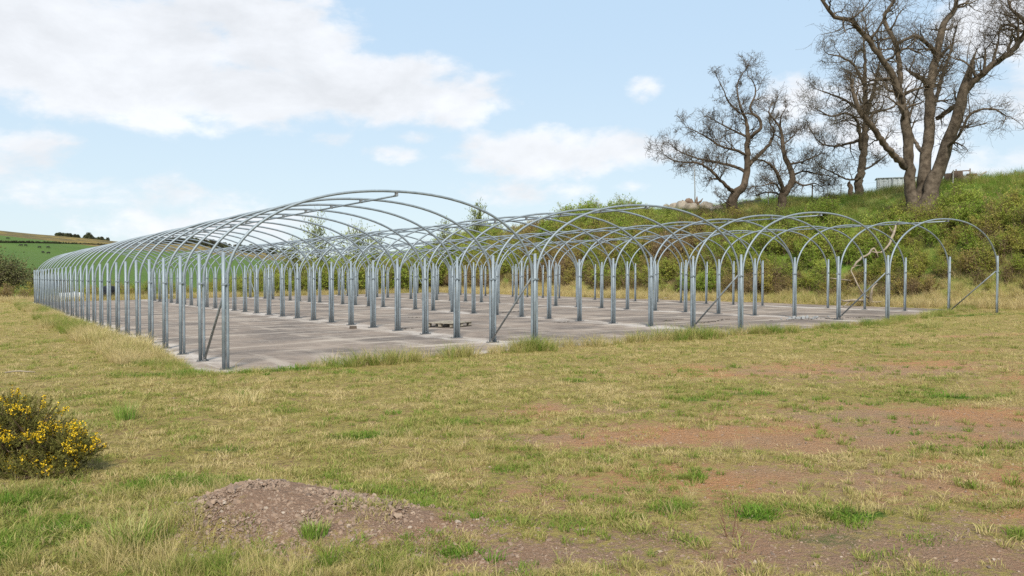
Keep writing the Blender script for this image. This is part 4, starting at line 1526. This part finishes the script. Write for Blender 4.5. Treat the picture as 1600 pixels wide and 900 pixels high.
# ------------------------------------------------------------------ things lying on the slab
mat_pallet = simple_mat("weathered_boards", (.20, .165, .12), .85, 0, .4, 7, .3, 60, col2=(.42, .37, .29))
mat_pallet_dark = simple_mat("dark_boards", (.07, .058, .042), .9, 0, .35, 9)
gx, gy = xy(9.25, 7.9)
e = empty("wooden_pallet", (gx, gy, float(plane(9.25, 7.9)) + .012), RZ + .5)
m = MB()
for k in range(7):
    m.box((-.55 + k * .183, random.gauss(0, .008), .133), (.125, 1.0, .02), Matrix.Rotation(random.gauss(0, .012), 3, 'Z'))
m.build("deck_boards", mat_pallet, e, False)
m = MB()
for yy in (-.45, 0, .45):
    m.box((0, yy, .112), (1.2, .1, .02))
m.build("stringer_boards", mat_pallet_dark, e, False)
for xx in (-.52, 0, .52):
    for yy in (-.44, 0, .44):
        m = MB()
        m.box((xx, yy, .061), (.145, .1, .08))
        m.build("block", mat_pallet, e, False)
m = MB()
for yy in (-.45, 0, .45):
    m.box((0, yy, .011), (1.2, .1, .02))
m.build("bottom_boards", mat_pallet_dark, e, False)
tag(e, "weathered wooden pallet lying on the slab near the front", "pallet")

gx, gy = -5.1, 26.6
m = MB()
m.box((0, 0, .04), (.22, .12, .085), Matrix.Rotation(.4, 3, 'Z'), .94)
o = m.build("brick", simple_mat("dirty_brick", (.09, .07, .055), .9, 0, .3, 30), smooth=False)
o.location = (gx, gy, float(plane(*uv(gx, gy))) + .005)
tag(o, "dark brick lying alone on the concrete left of the pallet", "brick")

mat_rubble = simple_mat("rubble_stone", (.27, .27, .265), .9, 0, .4, 5, .5, 30)
pc, rc_ = [], []
for k in range(26):
    uu, vv_ = 21.0 + random.gauss(0, .55), 3.0 + random.gauss(0, .16)
    gx, gy = xy(uu, vv_)
    pc.append((gx, gy, float(plane(uu, vv_)) + .02))
    rc_.append(random.uniform(.03, .12))
rub = [rock_mesh("rubble_%d" % k, 350 + k, mat_rubble) for k in range(4)]
scatter("rubble", pc, [(random.random() * 3, random.random() * 3, random.random() * 6) for _ in pc], rc_, [0.5] * len(pc), [random.randrange(4) for _ in pc], rub,
        "small heap of grey broken concrete near the fourth row's front posts", "rubble")
mat_litter = simple_mat("dark_litter", (.055, .045, .035), .95, 0, .4, 12)
pc, rc_ = [], []
for (u0, v0, u1, v1, k_) in ((16.4, 3.6, 18.9, 4.6, 60), (16.2, 5.2, 17.8, 5.8, 40), (19, 3.0, 25.5, 1.6, 90), (10.6, 13.5, 11.6, 13.9, 24), (13, 7.0, 13.8, 7.3, 20), (9.8, 9.3, 10.4, 9.5, 16),
                              (15.6, 14.5, 18, 15.5, 40), (7.4, 7.8, 8.2, 7.9, 14), (12.2, 10.2, 12.5, 10.3, 10)):
    for q in range(k_):
        t = random.random()
        uu, vv_ = u0 + (u1 - u0) * t + random.gauss(0, .06), v0 + (v1 - v0) * t + random.gauss(0, .05)
        gx, gy = xy(uu, vv_)
        pc.append((gx, gy, float(plane(uu, vv_)) + .008))
        rc_.append(random.uniform(.012, .05))
lit_ = [rock_mesh("litter_%d" % k, 360 + k, mat_litter, .35) for k in range(4)]
scatter("litter", pc, [(0, 0, random.random() * 6) for _ in pc], rc_, [0.5] * len(pc), [random.randrange(4) for _ in pc], lit_,
        "dark crumbs of moss and dirt lying in the slab's cracks", "litter")


# ------------------------------------------------------------------ dead wood at the foot of the bank
def wood(name, world_pts_list, mat, label, cat, wob=.12):
    b0 = Vector(world_pts_list[0][0][0])
    m = MB()
    for pts, rad in world_pts_list:
        op, orad = smooth_path([tuple(Vector(p) - b0) for p in pts], rad, .25)
        for i in range(1, len(op) - 1):
            op[i] = op[i] + Vector((random.gauss(0, 1), random.gauss(0, 1), random.gauss(0, 1))) * orad[i] * .35
        m.tube(op, orad, 7, True, wob)
    o = m.build(name, mat)
    o.location = b0
    return tag(o, label, cat)


Q = tracer(1240, 340, 5.296, 39.0)
wood("dead_tree", [
    ([Q(630, 730), Q(640, 650, -.2), Q(650, 590, -.3), Q(690, 545, -.2)], [.10, .07, .045, .02]),
    ([Q(625, 670), Q(570, 625, -.3), Q(530, 565, -.4), Q(505, 500, -.3), Q(478, 440, -.2), Q(500, 405, .0), Q(560, 395, .2)], [.05, .042, .036, .03, .03, .026, .015]),
    ([Q(500, 405, 0), Q(550, 345, .3), Q(620, 300, .8), Q(665, 255, 1.1), Q(700, 330, 1.0)], [.05, .05, .05, .05, .02]),
    ([Q(640, 280, .9), Q(720, 290, 1.2), Q(790, 225, 1.5), Q(815, 170, 1.7), Q(835, 105, 1.9), Q(845, 60, 2.0)], [.03, .04, .055, .07, .06, .03]),
    ([Q(815, 120, 1.9), Q(800, 90, 1.9), Q(790, 75, 1.9)], [.05, .03, .015]), ([Q(838, 70, 2), Q(870, 30, 2), Q(880, 10, 2)], [.03, .02, .01]),
    ([Q(590, 690), Q(500, 680, -.6), Q(430, 690, -.8), Q(395, 680, -.9)], [.07, .06, .05, .03]),
    ([Q(480, 680, -.6), Q(410, 735, -.9)], [.04, .02]), ([Q(620, 690), Q(690, 700, -.3), Q(740, 690, -.3)], [.06, .04, .02]),
    ([Q(470, 520, .2), Q(355, 510, .1), Q(305, 500, .0)], [.03, .03, .015])],
    mat_dead, "bleached dead tree sprawled up the scrub bank behind the right-hand arches", "dead tree")
b_ = px_to_ground(1030, 470)
bx_, by_, bz_ = b_[0], b_[1], float(terrain(np.array([b_[0]]), np.array([b_[1]]))[0])
wood("fallen_branch", [
    ([(bx_, by_, bz_ + .05), (bx_ + .6, by_ + .1, bz_ + .16), (bx_ + 1.1, by_ + .1, bz_ + .12), (bx_ + 1.5, by_, bz_ + .22)], [.05, .06, .05, .02]),
    ([(bx_ + .1, by_, bz_ + .08), (bx_ - .6, by_ + .1, bz_ + .06), (bx_ - 1.3, by_ + .1, bz_ + .07)], [.05, .035, .02]),
    ([(bx_ + .6, by_ + .1, bz_ + .15), (bx_ + .9, by_ - .2, bz_ + .35), (bx_ + 1.0, by_ - .3, bz_ + .45)], [.04, .03, .01])],
    mat_dead, "pale fallen branch lying at the slab's far edge under the scrub", "branch")
b_ = px_to_ground(30, 587)
z0 = b_[2]
wood("dead_stick", [([(b_[0] - .25, b_[1], z0 + .05), (b_[0], b_[1] + .03, z0 + .07), (b_[0] + .28, b_[1], z0 + .06)], [.012, .014, .009])], mat_dead, "short pale dead stick lying on the grass at the far left", "stick")

# ------------------------------------------------------------------ things on the crest of the bank
mat_crag = simple_mat("crest_stone", (.23, .19, .14), .95, 0, .4, 1.2, .8, 6, col2=(.40, .34, .27))
mat_darkrock = simple_mat("dark_stone", (.05, .046, .042), .9, 0, .3, 2)
mat_stump = simple_mat("rotten_wood", (.12, .075, .05), .95, 0, .4, 2.5, .8, 9, col2=(.22, .155, .11))


def at_dist(px, t):
    d = px_ray(px, 423)
    return d[0] * t, d[1] * t


def crest_t(px, u0=48.0):
    d = px_ray(px, 423)
    ts = np.linspace(30, 130, 2001)
    uu, _ = uv(d[0] * ts, d[1] * ts)
    return float(ts[np.argmin(np.abs(uu - u0))])


def boulder(x, y, sx, sy, sz, mat, label, seed, group=None, sink=.25, res=3):
    import bmesh
    bm = bmesh.new()
    bmesh.ops.create_icosphere(bm, subdivisions=res, radius=1)
    for v_ in bm.verts:
        p = v_.co
        f = 1 + .30 * mnoise.noise(p * 1.3 + Vector((seed * 3.1, 0, 0))) + .14 * mnoise.noise(p * 3.5 + Vector((seed, 5, 0)))
        v_.co = Vector((p.x * sx * f, p.y * sy * f, p.z * sz * f))
    me = bpy.data.meshes.new("boulder")
    bm.to_mesh(me)
    bm.free()
    me.materials.append(mat)
    me.shade_smooth()
    o = link("boulder", me)
    o.location = (x, y, tz(x, y) + sz * (1 - 2 * sink) * .8)
    o.rotation_euler = (0, 0, seed * 1.7)
    return tag(o, label, "boulder", group)


BL = ["pale rounded boulder at the left end of the stone heap by the thin pole", "tan boulder leaning in the stone heap, second from its left end", "larger brown boulder topping the stone heap left of the thin pole",
      "low flat boulder in the stone heap directly under the thin pole", "rough boulder right of the torn stump by the thin pole", "half-buried boulder at the right end of the stone heap, left of the wind-bent tree"]
for k, (pxx, sx, sz) in enumerate(((1042, .5, .42), (1054, .55, .48), (1066, .6, .55), (1080, .7, .4), (1103, .6, .42), (1120, .65, .34))):
    t = crest_t(pxx, 45.2) + random.uniform(-.6, .6)
    x, y = at_dist(pxx, t)
    boulder(x, y, sx, sx * .8, sz, mat_crag, BL[k], k + 1, "stone heap on the crest of the bank", .02)
x, y = at_dist(1077, crest_t(1077, 46.2))
z = tz(x, y)
st = [([(x, y, z + .1), (x - .1, y, z + .55), (x - .15, y, z + 1.0)], [.42, .36, .16]),
      ([(x + .2, y, z + .2), (x + .5, y - .1, z + .65), (x + .62, y, z + 1.15)], [.22, .16, .03]), ([(x - .2, y, z + .3), (x - .5, y, z + .7), (x - .62, y - .1, z + .85)], [.2, .12, .03]),
      ([(x + .4, y, z + .4), (x + .9, y, z + .75), (x + 1.1, y, z + 1.0)], [.14, .08, .02]), ([(x + .5, y, z + .2), (x + 1.1, y, z + .3), (x + 1.6, y, z + .2)], [.2, .14, .05])]
wood("tree_stump", st, mat_stump, "torn reddish tree stump with jagged roots on the stone heap", "stump", .3)
x, y = at_dist(1085, crest_t(1085, 48.4))
z = tz(x, y)
m = MB()
m.tube([(0, 0, -.3), (.02, 0, 1.5), (-.06, 0, 3.6)], [.05, .045, .035], 8)
o = m.build("thin_pole", simple_mat("grey_pole", (.22, .22, .20), .8, 0, .2, 4))
o.location = (x, y, z)
tag(o, "tall thin grey pole standing on the crest above the stone heap", "pole")
x, y = at_dist(1016, crest_t(1016, 47))
boulder(x, y, .36, .34, .36, mat_darkrock, "dark rounded boulder alone on the crest, left of the stone heap", 9, None, .15)
RL = ["low rubbly outcrop on the crest, highest and leftmost of the three", "middle rubbly outcrop on the crest behind the second ridge of arches", "rightmost low rubbly outcrop on the crest, nearest the dark rounded boulder"]
for k, (pxx, sx, sz) in enumerate(((915, 1.9, .62), (938, 2.2, .42), (965, 2.2, .28))):
    x, y = at_dist(pxx, crest_t(pxx, 44.5))
    boulder(x, y, sx, sx * .6, sz, mat_crag, RL[k], 20 + k, "rubble outcrops on the crest", .1, 4)
x, y = at_dist(1172, crest_t(1172, 46.5))
boulder(x, y, 1.5, .7, .42, mat_darkrock, "long dark boulder on the crest between the two crooked trees", 31, None, .3)

# fence along the crest: posts with two wires
mat_post = simple_mat("fence_timber", (.20, .13, .08), .9, 0, .3, 8)
mat_wpost = simple_mat("pale_fence_timber", (.40, .38, .34), .9, 0, .3, 8)
mat_wire = simple_mat("fence_wire", (.18, .18, .18), .5, .7)
FP = [(1160, 46.0, .9, 1), (1200, 44.6, 1.15, 1), (1268, 48.0, 1.15, 0), (1291, 46.4, .95, 1), (1312, 47.6, 1.0, 1), (1487, 44.6, 1.1, 1)]
FL = ["weathered wire fence with leaning timber posts along the crest of the bank"]
fe = None
tops = []
for k, (pxx, u0, hh, pale) in enumerate(FP):
    x, y = at_dist(pxx, crest_t(pxx, u0))
    z = tz(x, y)
    if fe is None:
        fe = empty("wire_fence", (x, y, z))
        F0 = Vector((x, y, z))
    m = MB()
    p0 = Vector((x, y, z)) - F0
    lean = Vector((random.gauss(0, .05), random.gauss(0, .05), 0))
    m.tube([tuple(p0 + Vector((0, 0, -.3))), tuple(p0 + lean + Vector((0, 0, hh)))], [.05, .045] if not pale else [.035, .03], 7)
    q_ = m.build("fence_post", mat_wpost if pale else mat_post, fe, False)
    tops.append(p0 + lean * .8 + Vector((0, 0, hh * .85)))
m = MB()
for a, b2 in zip(tops[:-1], tops[1:]):
    for dz in (0, -.35):
        mid = a.lerp(b2, .5) + Vector((0, 0, -.06 + dz))
        m.tube([tuple(a + Vector((0, 0, dz))), tuple(mid), tuple(b2 + Vector((0, 0, dz)))], .003, 4, False)
m.build("fence_wire", mat_wire, fe)
tag(fe, FL[0], "fence")

# pale panelled shed half hidden behind the big tree
x, y = at_dist(1404, crest_t(1404, 50.0))
z = tz(x, y)
e = empty("metal_shed", (x, y, z - .62), -.35)
mat_shed = simple_mat("pale_sheeting", (.56, .60, .60), .5, .2, .15, 1.2, col2=(.68, .71, .71))
mat_frame = simple_mat("shed_frame", (.33, .35, .35), .6, .4)
m = MB()
prof = []
for k in range(61):
    prof.append((-1.45 + 2.9 * k / 60, .018 * math.copysign(1, math.sin(k * 1.05)) - .75))
m.add([(a, b2, .15) for a, b2 in prof] + [(a, b2, 1.42) for a, b2 in prof], [(k, k + 1, k + 62, k + 61) for k in range(60)])
m.box((0, 0.02, .78), (2.86, 1.4, 1.26))
m.build("sheet_wall", mat_shed, e, False)
m = MB()
for xx in (-1.46, -.5, .5, 1.46):
    m.box((xx, -.79, .76), (.06, .05, 1.42))
m.build("frame", mat_frame, e, False)
m = MB()
m.box((0, 0, 1.475), (3.05, 1.62, .05), Matrix.Rotation(.02, 3, 'X'))
m.build("roof", mat_frame, e, False)
tag(e, "small pale sheet-metal shed on the crest, half hidden behind the big tree", "shed")

# log rounds, timber frame, capped stone block
for k, (pxx, rr, hh) in enumerate(((1482, .34, .72), (1494, .33, .82))):
    x, y = at_dist(pxx, crest_t(pxx, 47.2))
    e = empty("log_round", (x, y, tz(x, y) - .05))
    m = MB()
    m.tube([(0, 0, 0), (.02, 0, hh * .5), (0, 0, hh)], [rr, rr * .95, rr * .97], 14, True, .12)
    m.build("bark", mat_stump, e)
    m = MB()
    m.tube([(0, 0, hh), (0, 0, hh + .03)], [rr * .88, rr * .84], 14, True, .08)
    m.build("cut_face", mat_pallet, e)
    tag(e, ("squat upright log round on the crest, hard against the big tree's right side", "taller upright log round beside the timber frame on the crest")[k], "log", "upright log rounds on the crest")
x, y = at_dist(1503, crest_t(1503, 47.6))
e = empty("timber_frame", (x, y, tz(x, y) - .05), -.5)
for nm, c_, s_ in (("upright", (-.38, 0, .45), (.07, .07, .95)), ("upright", (.38, 0, .45), (.07, .07, .95)), ("crossbar", (0, 0, .80), (.69, .05, .06)), ("crossbar", (0, 0, .45), (.69, .05, .06))):
    m = MB()
    m.box(c_, s_)
    m.build(nm, mat_post, e, False)
tag(e, "small open timber frame on the crest right of the log rounds", "frame")
x, y = at_dist(1514, crest_t(1514, 47.8))
e = empty("capped_block", (x, y, tz(x, y) - .05), -.4)
m = MB()
m.box((0, 0, .2), (.85, .6, .42), None, .86)
m.build("stone_block", mat_crag, e, False)
m = MB()
m.box((0.08, 0, .46), (.6, .6, .1), None, .9)
m.build("dark_cap", mat_stump, e, False)
tag(e, "pale block with a dark cap sitting on the crest right of the timber frame", "block")
x, y = at_dist(1531, crest_t(1531, 48.0))
z = tz(x, y)
wood("crossed_sticks", [([(x - .35, y, z - .02), (x, y, z + .25), (x + .35, y, z + .48)], [.05, .045, .04]), ([(x + .42, y + .08, z), (x - .05, y + .08, z + .35)], [.045, .035])], mat_pallet,
     "two crossed weathered sticks on the crest right of the capped block", "sticks")
x, y = at_dist(1327, crest_t(1327, 45.0))
z = tz(x, y)
wood("broken_trunk", [([(x, y, z - .2), (x + .02, y, z + .5), (x - .05, y, z + 1.0), (x - .02, y, z + 1.25)], [.2, .17, .16, .05])], mat_stump, "short broken trunk standing left of the upright budding tree", "stump")

# ------------------------------------------------------------------ things beyond the slab's far left end
gx, gy = xy(2.6, 51.6)
z = tz(gx, gy)
e = empty("white_tank", (gx, gy, z), RZ + .3)
mat_white = simple_mat("white_plastic", (.72, .73, .72), .5, 0, .08, 3)
m = MB()
m.box((0, 0, .27), (1.5, .6, .54), None, .95)
m.build("tank_body", mat_white, e, False)
m = MB()
m.tube([(.3, 0, .54), (.3, 0, .62)], .16, 12)
m.build("filler_cap", mat_frame, e, False)
tag(e, "low white plastic tank lying beyond the far left end of the slab", "tank")
gx, gy = xy(5.1, 52.0)
z = tz(gx, gy)
e = empty("black_barrel", (gx, gy, z), .4)
mat_black = simple_mat("black_plastic", (.015, .016, .018), .5, 0, .2, 3)
m = MB()
m.tube([(0, 0, 0), (0, 0, .08), (0, 0, .5), (0, 0, .92), (0, 0, .98)], [.36, .39, .40, .39, .34], 16)
m.build("barrel_body", mat_black, e)
m = MB()
for zz in (.32, .66):
    m.tube([(0, 0, zz - .025), (0, 0, zz + .025)], .412, 16)
m.build("rib_ring", mat_black, e)
tag(e, "upright black plastic barrel beyond the far left end of the slab", "barrel")
mat_plank = mat_pallet
gx, gy = xy(9.2, 53.5)
z = tz(gx, gy)
m = MB()
m.tube([(-1.6, 0, .12), (1.6, .2, .17)], [.11, .10], 8)
o = m.build("felled_log", mat_dead)
o.location = (gx, gy, z)
tag(o, "pale felled log lying in dry grass beyond the slab's far end", "log")


# cattle grazing on the far hill
def cow_mesh():
    m = MB()
    m.tube([(-.95, 0, 1.05), (-.85, 0, 1.1), (-.4, 0, 1.02), (.2, 0, 1.0), (.7, 0, 1.1), (.95, 0, 1.12)], [.16, .32, .40, .41, .36, .2], 10)
    m.tube([(.85, 0, 1.15), (1.15, 0, .95), (1.4, 0, .6)], [.22, .17, .15], 8)
    m.tube([(1.36, 0, .68), (1.5, 0, .45), (1.62, 0, .28)], [.15, .13, .09], 8)
    for xx, yy in ((-.75, .2), (-.75, -.2), (.65, .18), (.65, -.18)):
        m.tube([(xx, yy, .9), (xx + .04, yy, .5), (xx, yy, 0)], [.15, .08, .06], 7)
    m.tube([(-.95, 0, 1.2), (-1.1, 0, .9), (-1.08, 0, .5)], [.04, .03, .03], 5)
    return m


mat_cow = simple_mat("black_hide", (.02, .017, .015), .8, 0, .3, 3)
cm = cow_mesh()
cow0 = None
CL = ["dark cow grazing highest on the green hill, near the moorland edge", "dark cow on the green hill, left one of a close pair", "dark cow on the green hill, right one of a close pair",
      "dark cow alone in the middle of the hill field", "dark cow nearest the arches, upper one of two", "dark cow lowest on the hill field", "dark cow low on the hill, left of the lowest one"]
for k, (pxx, pyy) in enumerate(((12, 374), (33, 385), (40, 385), (62, 388), (75, 388), (76, 397), (67, 396))):
    b_ = px_to_ground(pxx, pyy)
    if cow0 is None:
        cow0 = cm.build("cow", mat_cow)
        o = cow0
    else:
        o = cow0.copy()
        COL.objects.link(o)
    o.location = (b_[0], b_[1], b_[2])
    o.scale = (.62, .62, .62)
    o.rotation_euler = (0, 0, random.uniform(-.6, .6) + (math.pi if k % 2 else 0))
    tag(o, CL[k], "cow", "cows grazing on the far hill")

# far trees along the ridge and in hedgerows: one mass
ridge_mat = leaf_mat("ridge_foliage", [(0, (.06, .05, .035)), (.5, (.05, .06, .03)), (1, (.085, .095, .04))], trans=0, jitter=.6)
rt = []
for k in range(4):
    g_ = np.random.default_rng(950 + k)
    kq = 420
    a = g_.uniform(0, 6.28, kq)
    hgt = g_.uniform(0.12, 1, kq)
    rad_ = .36 * np.sqrt(g_.uniform(0, 1, kq)) * np.sin(np.clip(hgt, 0, 1) * np.pi * (.85 if k % 2 else .93)) ** .7
    c_ = np.stack([np.cos(a) * rad_, np.sin(a) * rad_, hgt], 1)
    me = quads(c_, .075, 960 + k, ridge_mat, "ridge_tree_%d" % k, .8)
    at = me.attributes.new('rnd', 'FLOAT', 'POINT')
    at.data.foreach_set('value', np.repeat(g_.uniform(0, 1, kq), 4).astype(np.float32))
    rt.append(me)
pc, sc_ = [], []
for k in range(900):
    t_ = rng.uniform(0, 1)
    if t_ < .22:
        pxx, rr_ = rng.uniform(88, 170), 1.9 * (445 + max(0, (rng.uniform(0, 1) - .3)) * 38)
        s_ = rng.uniform(2.2, 6.5) * (.5 + mnoise.noise(Vector((pxx * .09, 0, 3))) * .8 + .3)
    elif t_ < .72:
        pxx, rr_ = rng.uniform(225, 352), 1.9 * rng.uniform(585, 690)
        s_ = rng.uniform(4, 9)
    else:
        pxx, rr_ = rng.uniform(330, 640), 1.9 * rng.uniform(380, 700)
        s_ = rng.uniform(5, 9)
    d = px_ray(pxx, 423)
    L_ = math.hypot(d[0], d[1])
    x, y = d[0] / L_ * rr_, d[1] / L_ * rr_
    pc.append((x, y, tz(x, y) - .4))
    sc_.append(s_)
kk = len(pc)
scatter("distant_wood", pc, np.stack([np.zeros(kk), np.zeros(kk), rng.uniform(0, 6, kk)], 1), sc_, rng.uniform(0, 1, kk), rng.integers(0, 4, kk), rt,
        "dark distant wood along the far ridge and hillside", "wood")
# hedgerow line across the far field
pc, sc_ = [], []
for pxx in np.arange(-60, 175, .9):
    pyy = np.interp(pxx, [-60, 0, 60, 120, 175], [378, 379.5, 380, 381.5, 383])
    b_ = px_to_ground(float(pxx), float(pyy))
    if b_ is None:
        continue
    pc.append((b_[0], b_[1], b_[2] - .2))
    sc_.append(rng.uniform(.6, 1.3))
kk = len(pc)
if kk:
    scatter("hedgerow", pc, np.stack([np.zeros(kk), np.zeros(kk), rng.uniform(0, 6, kk)], 1), sc_, rng.uniform(0, 1, kk), rng.integers(0, 4, kk), rt, "dark hedgerow running across the upper edge of the green hill field", "hedge", kind='stuff')
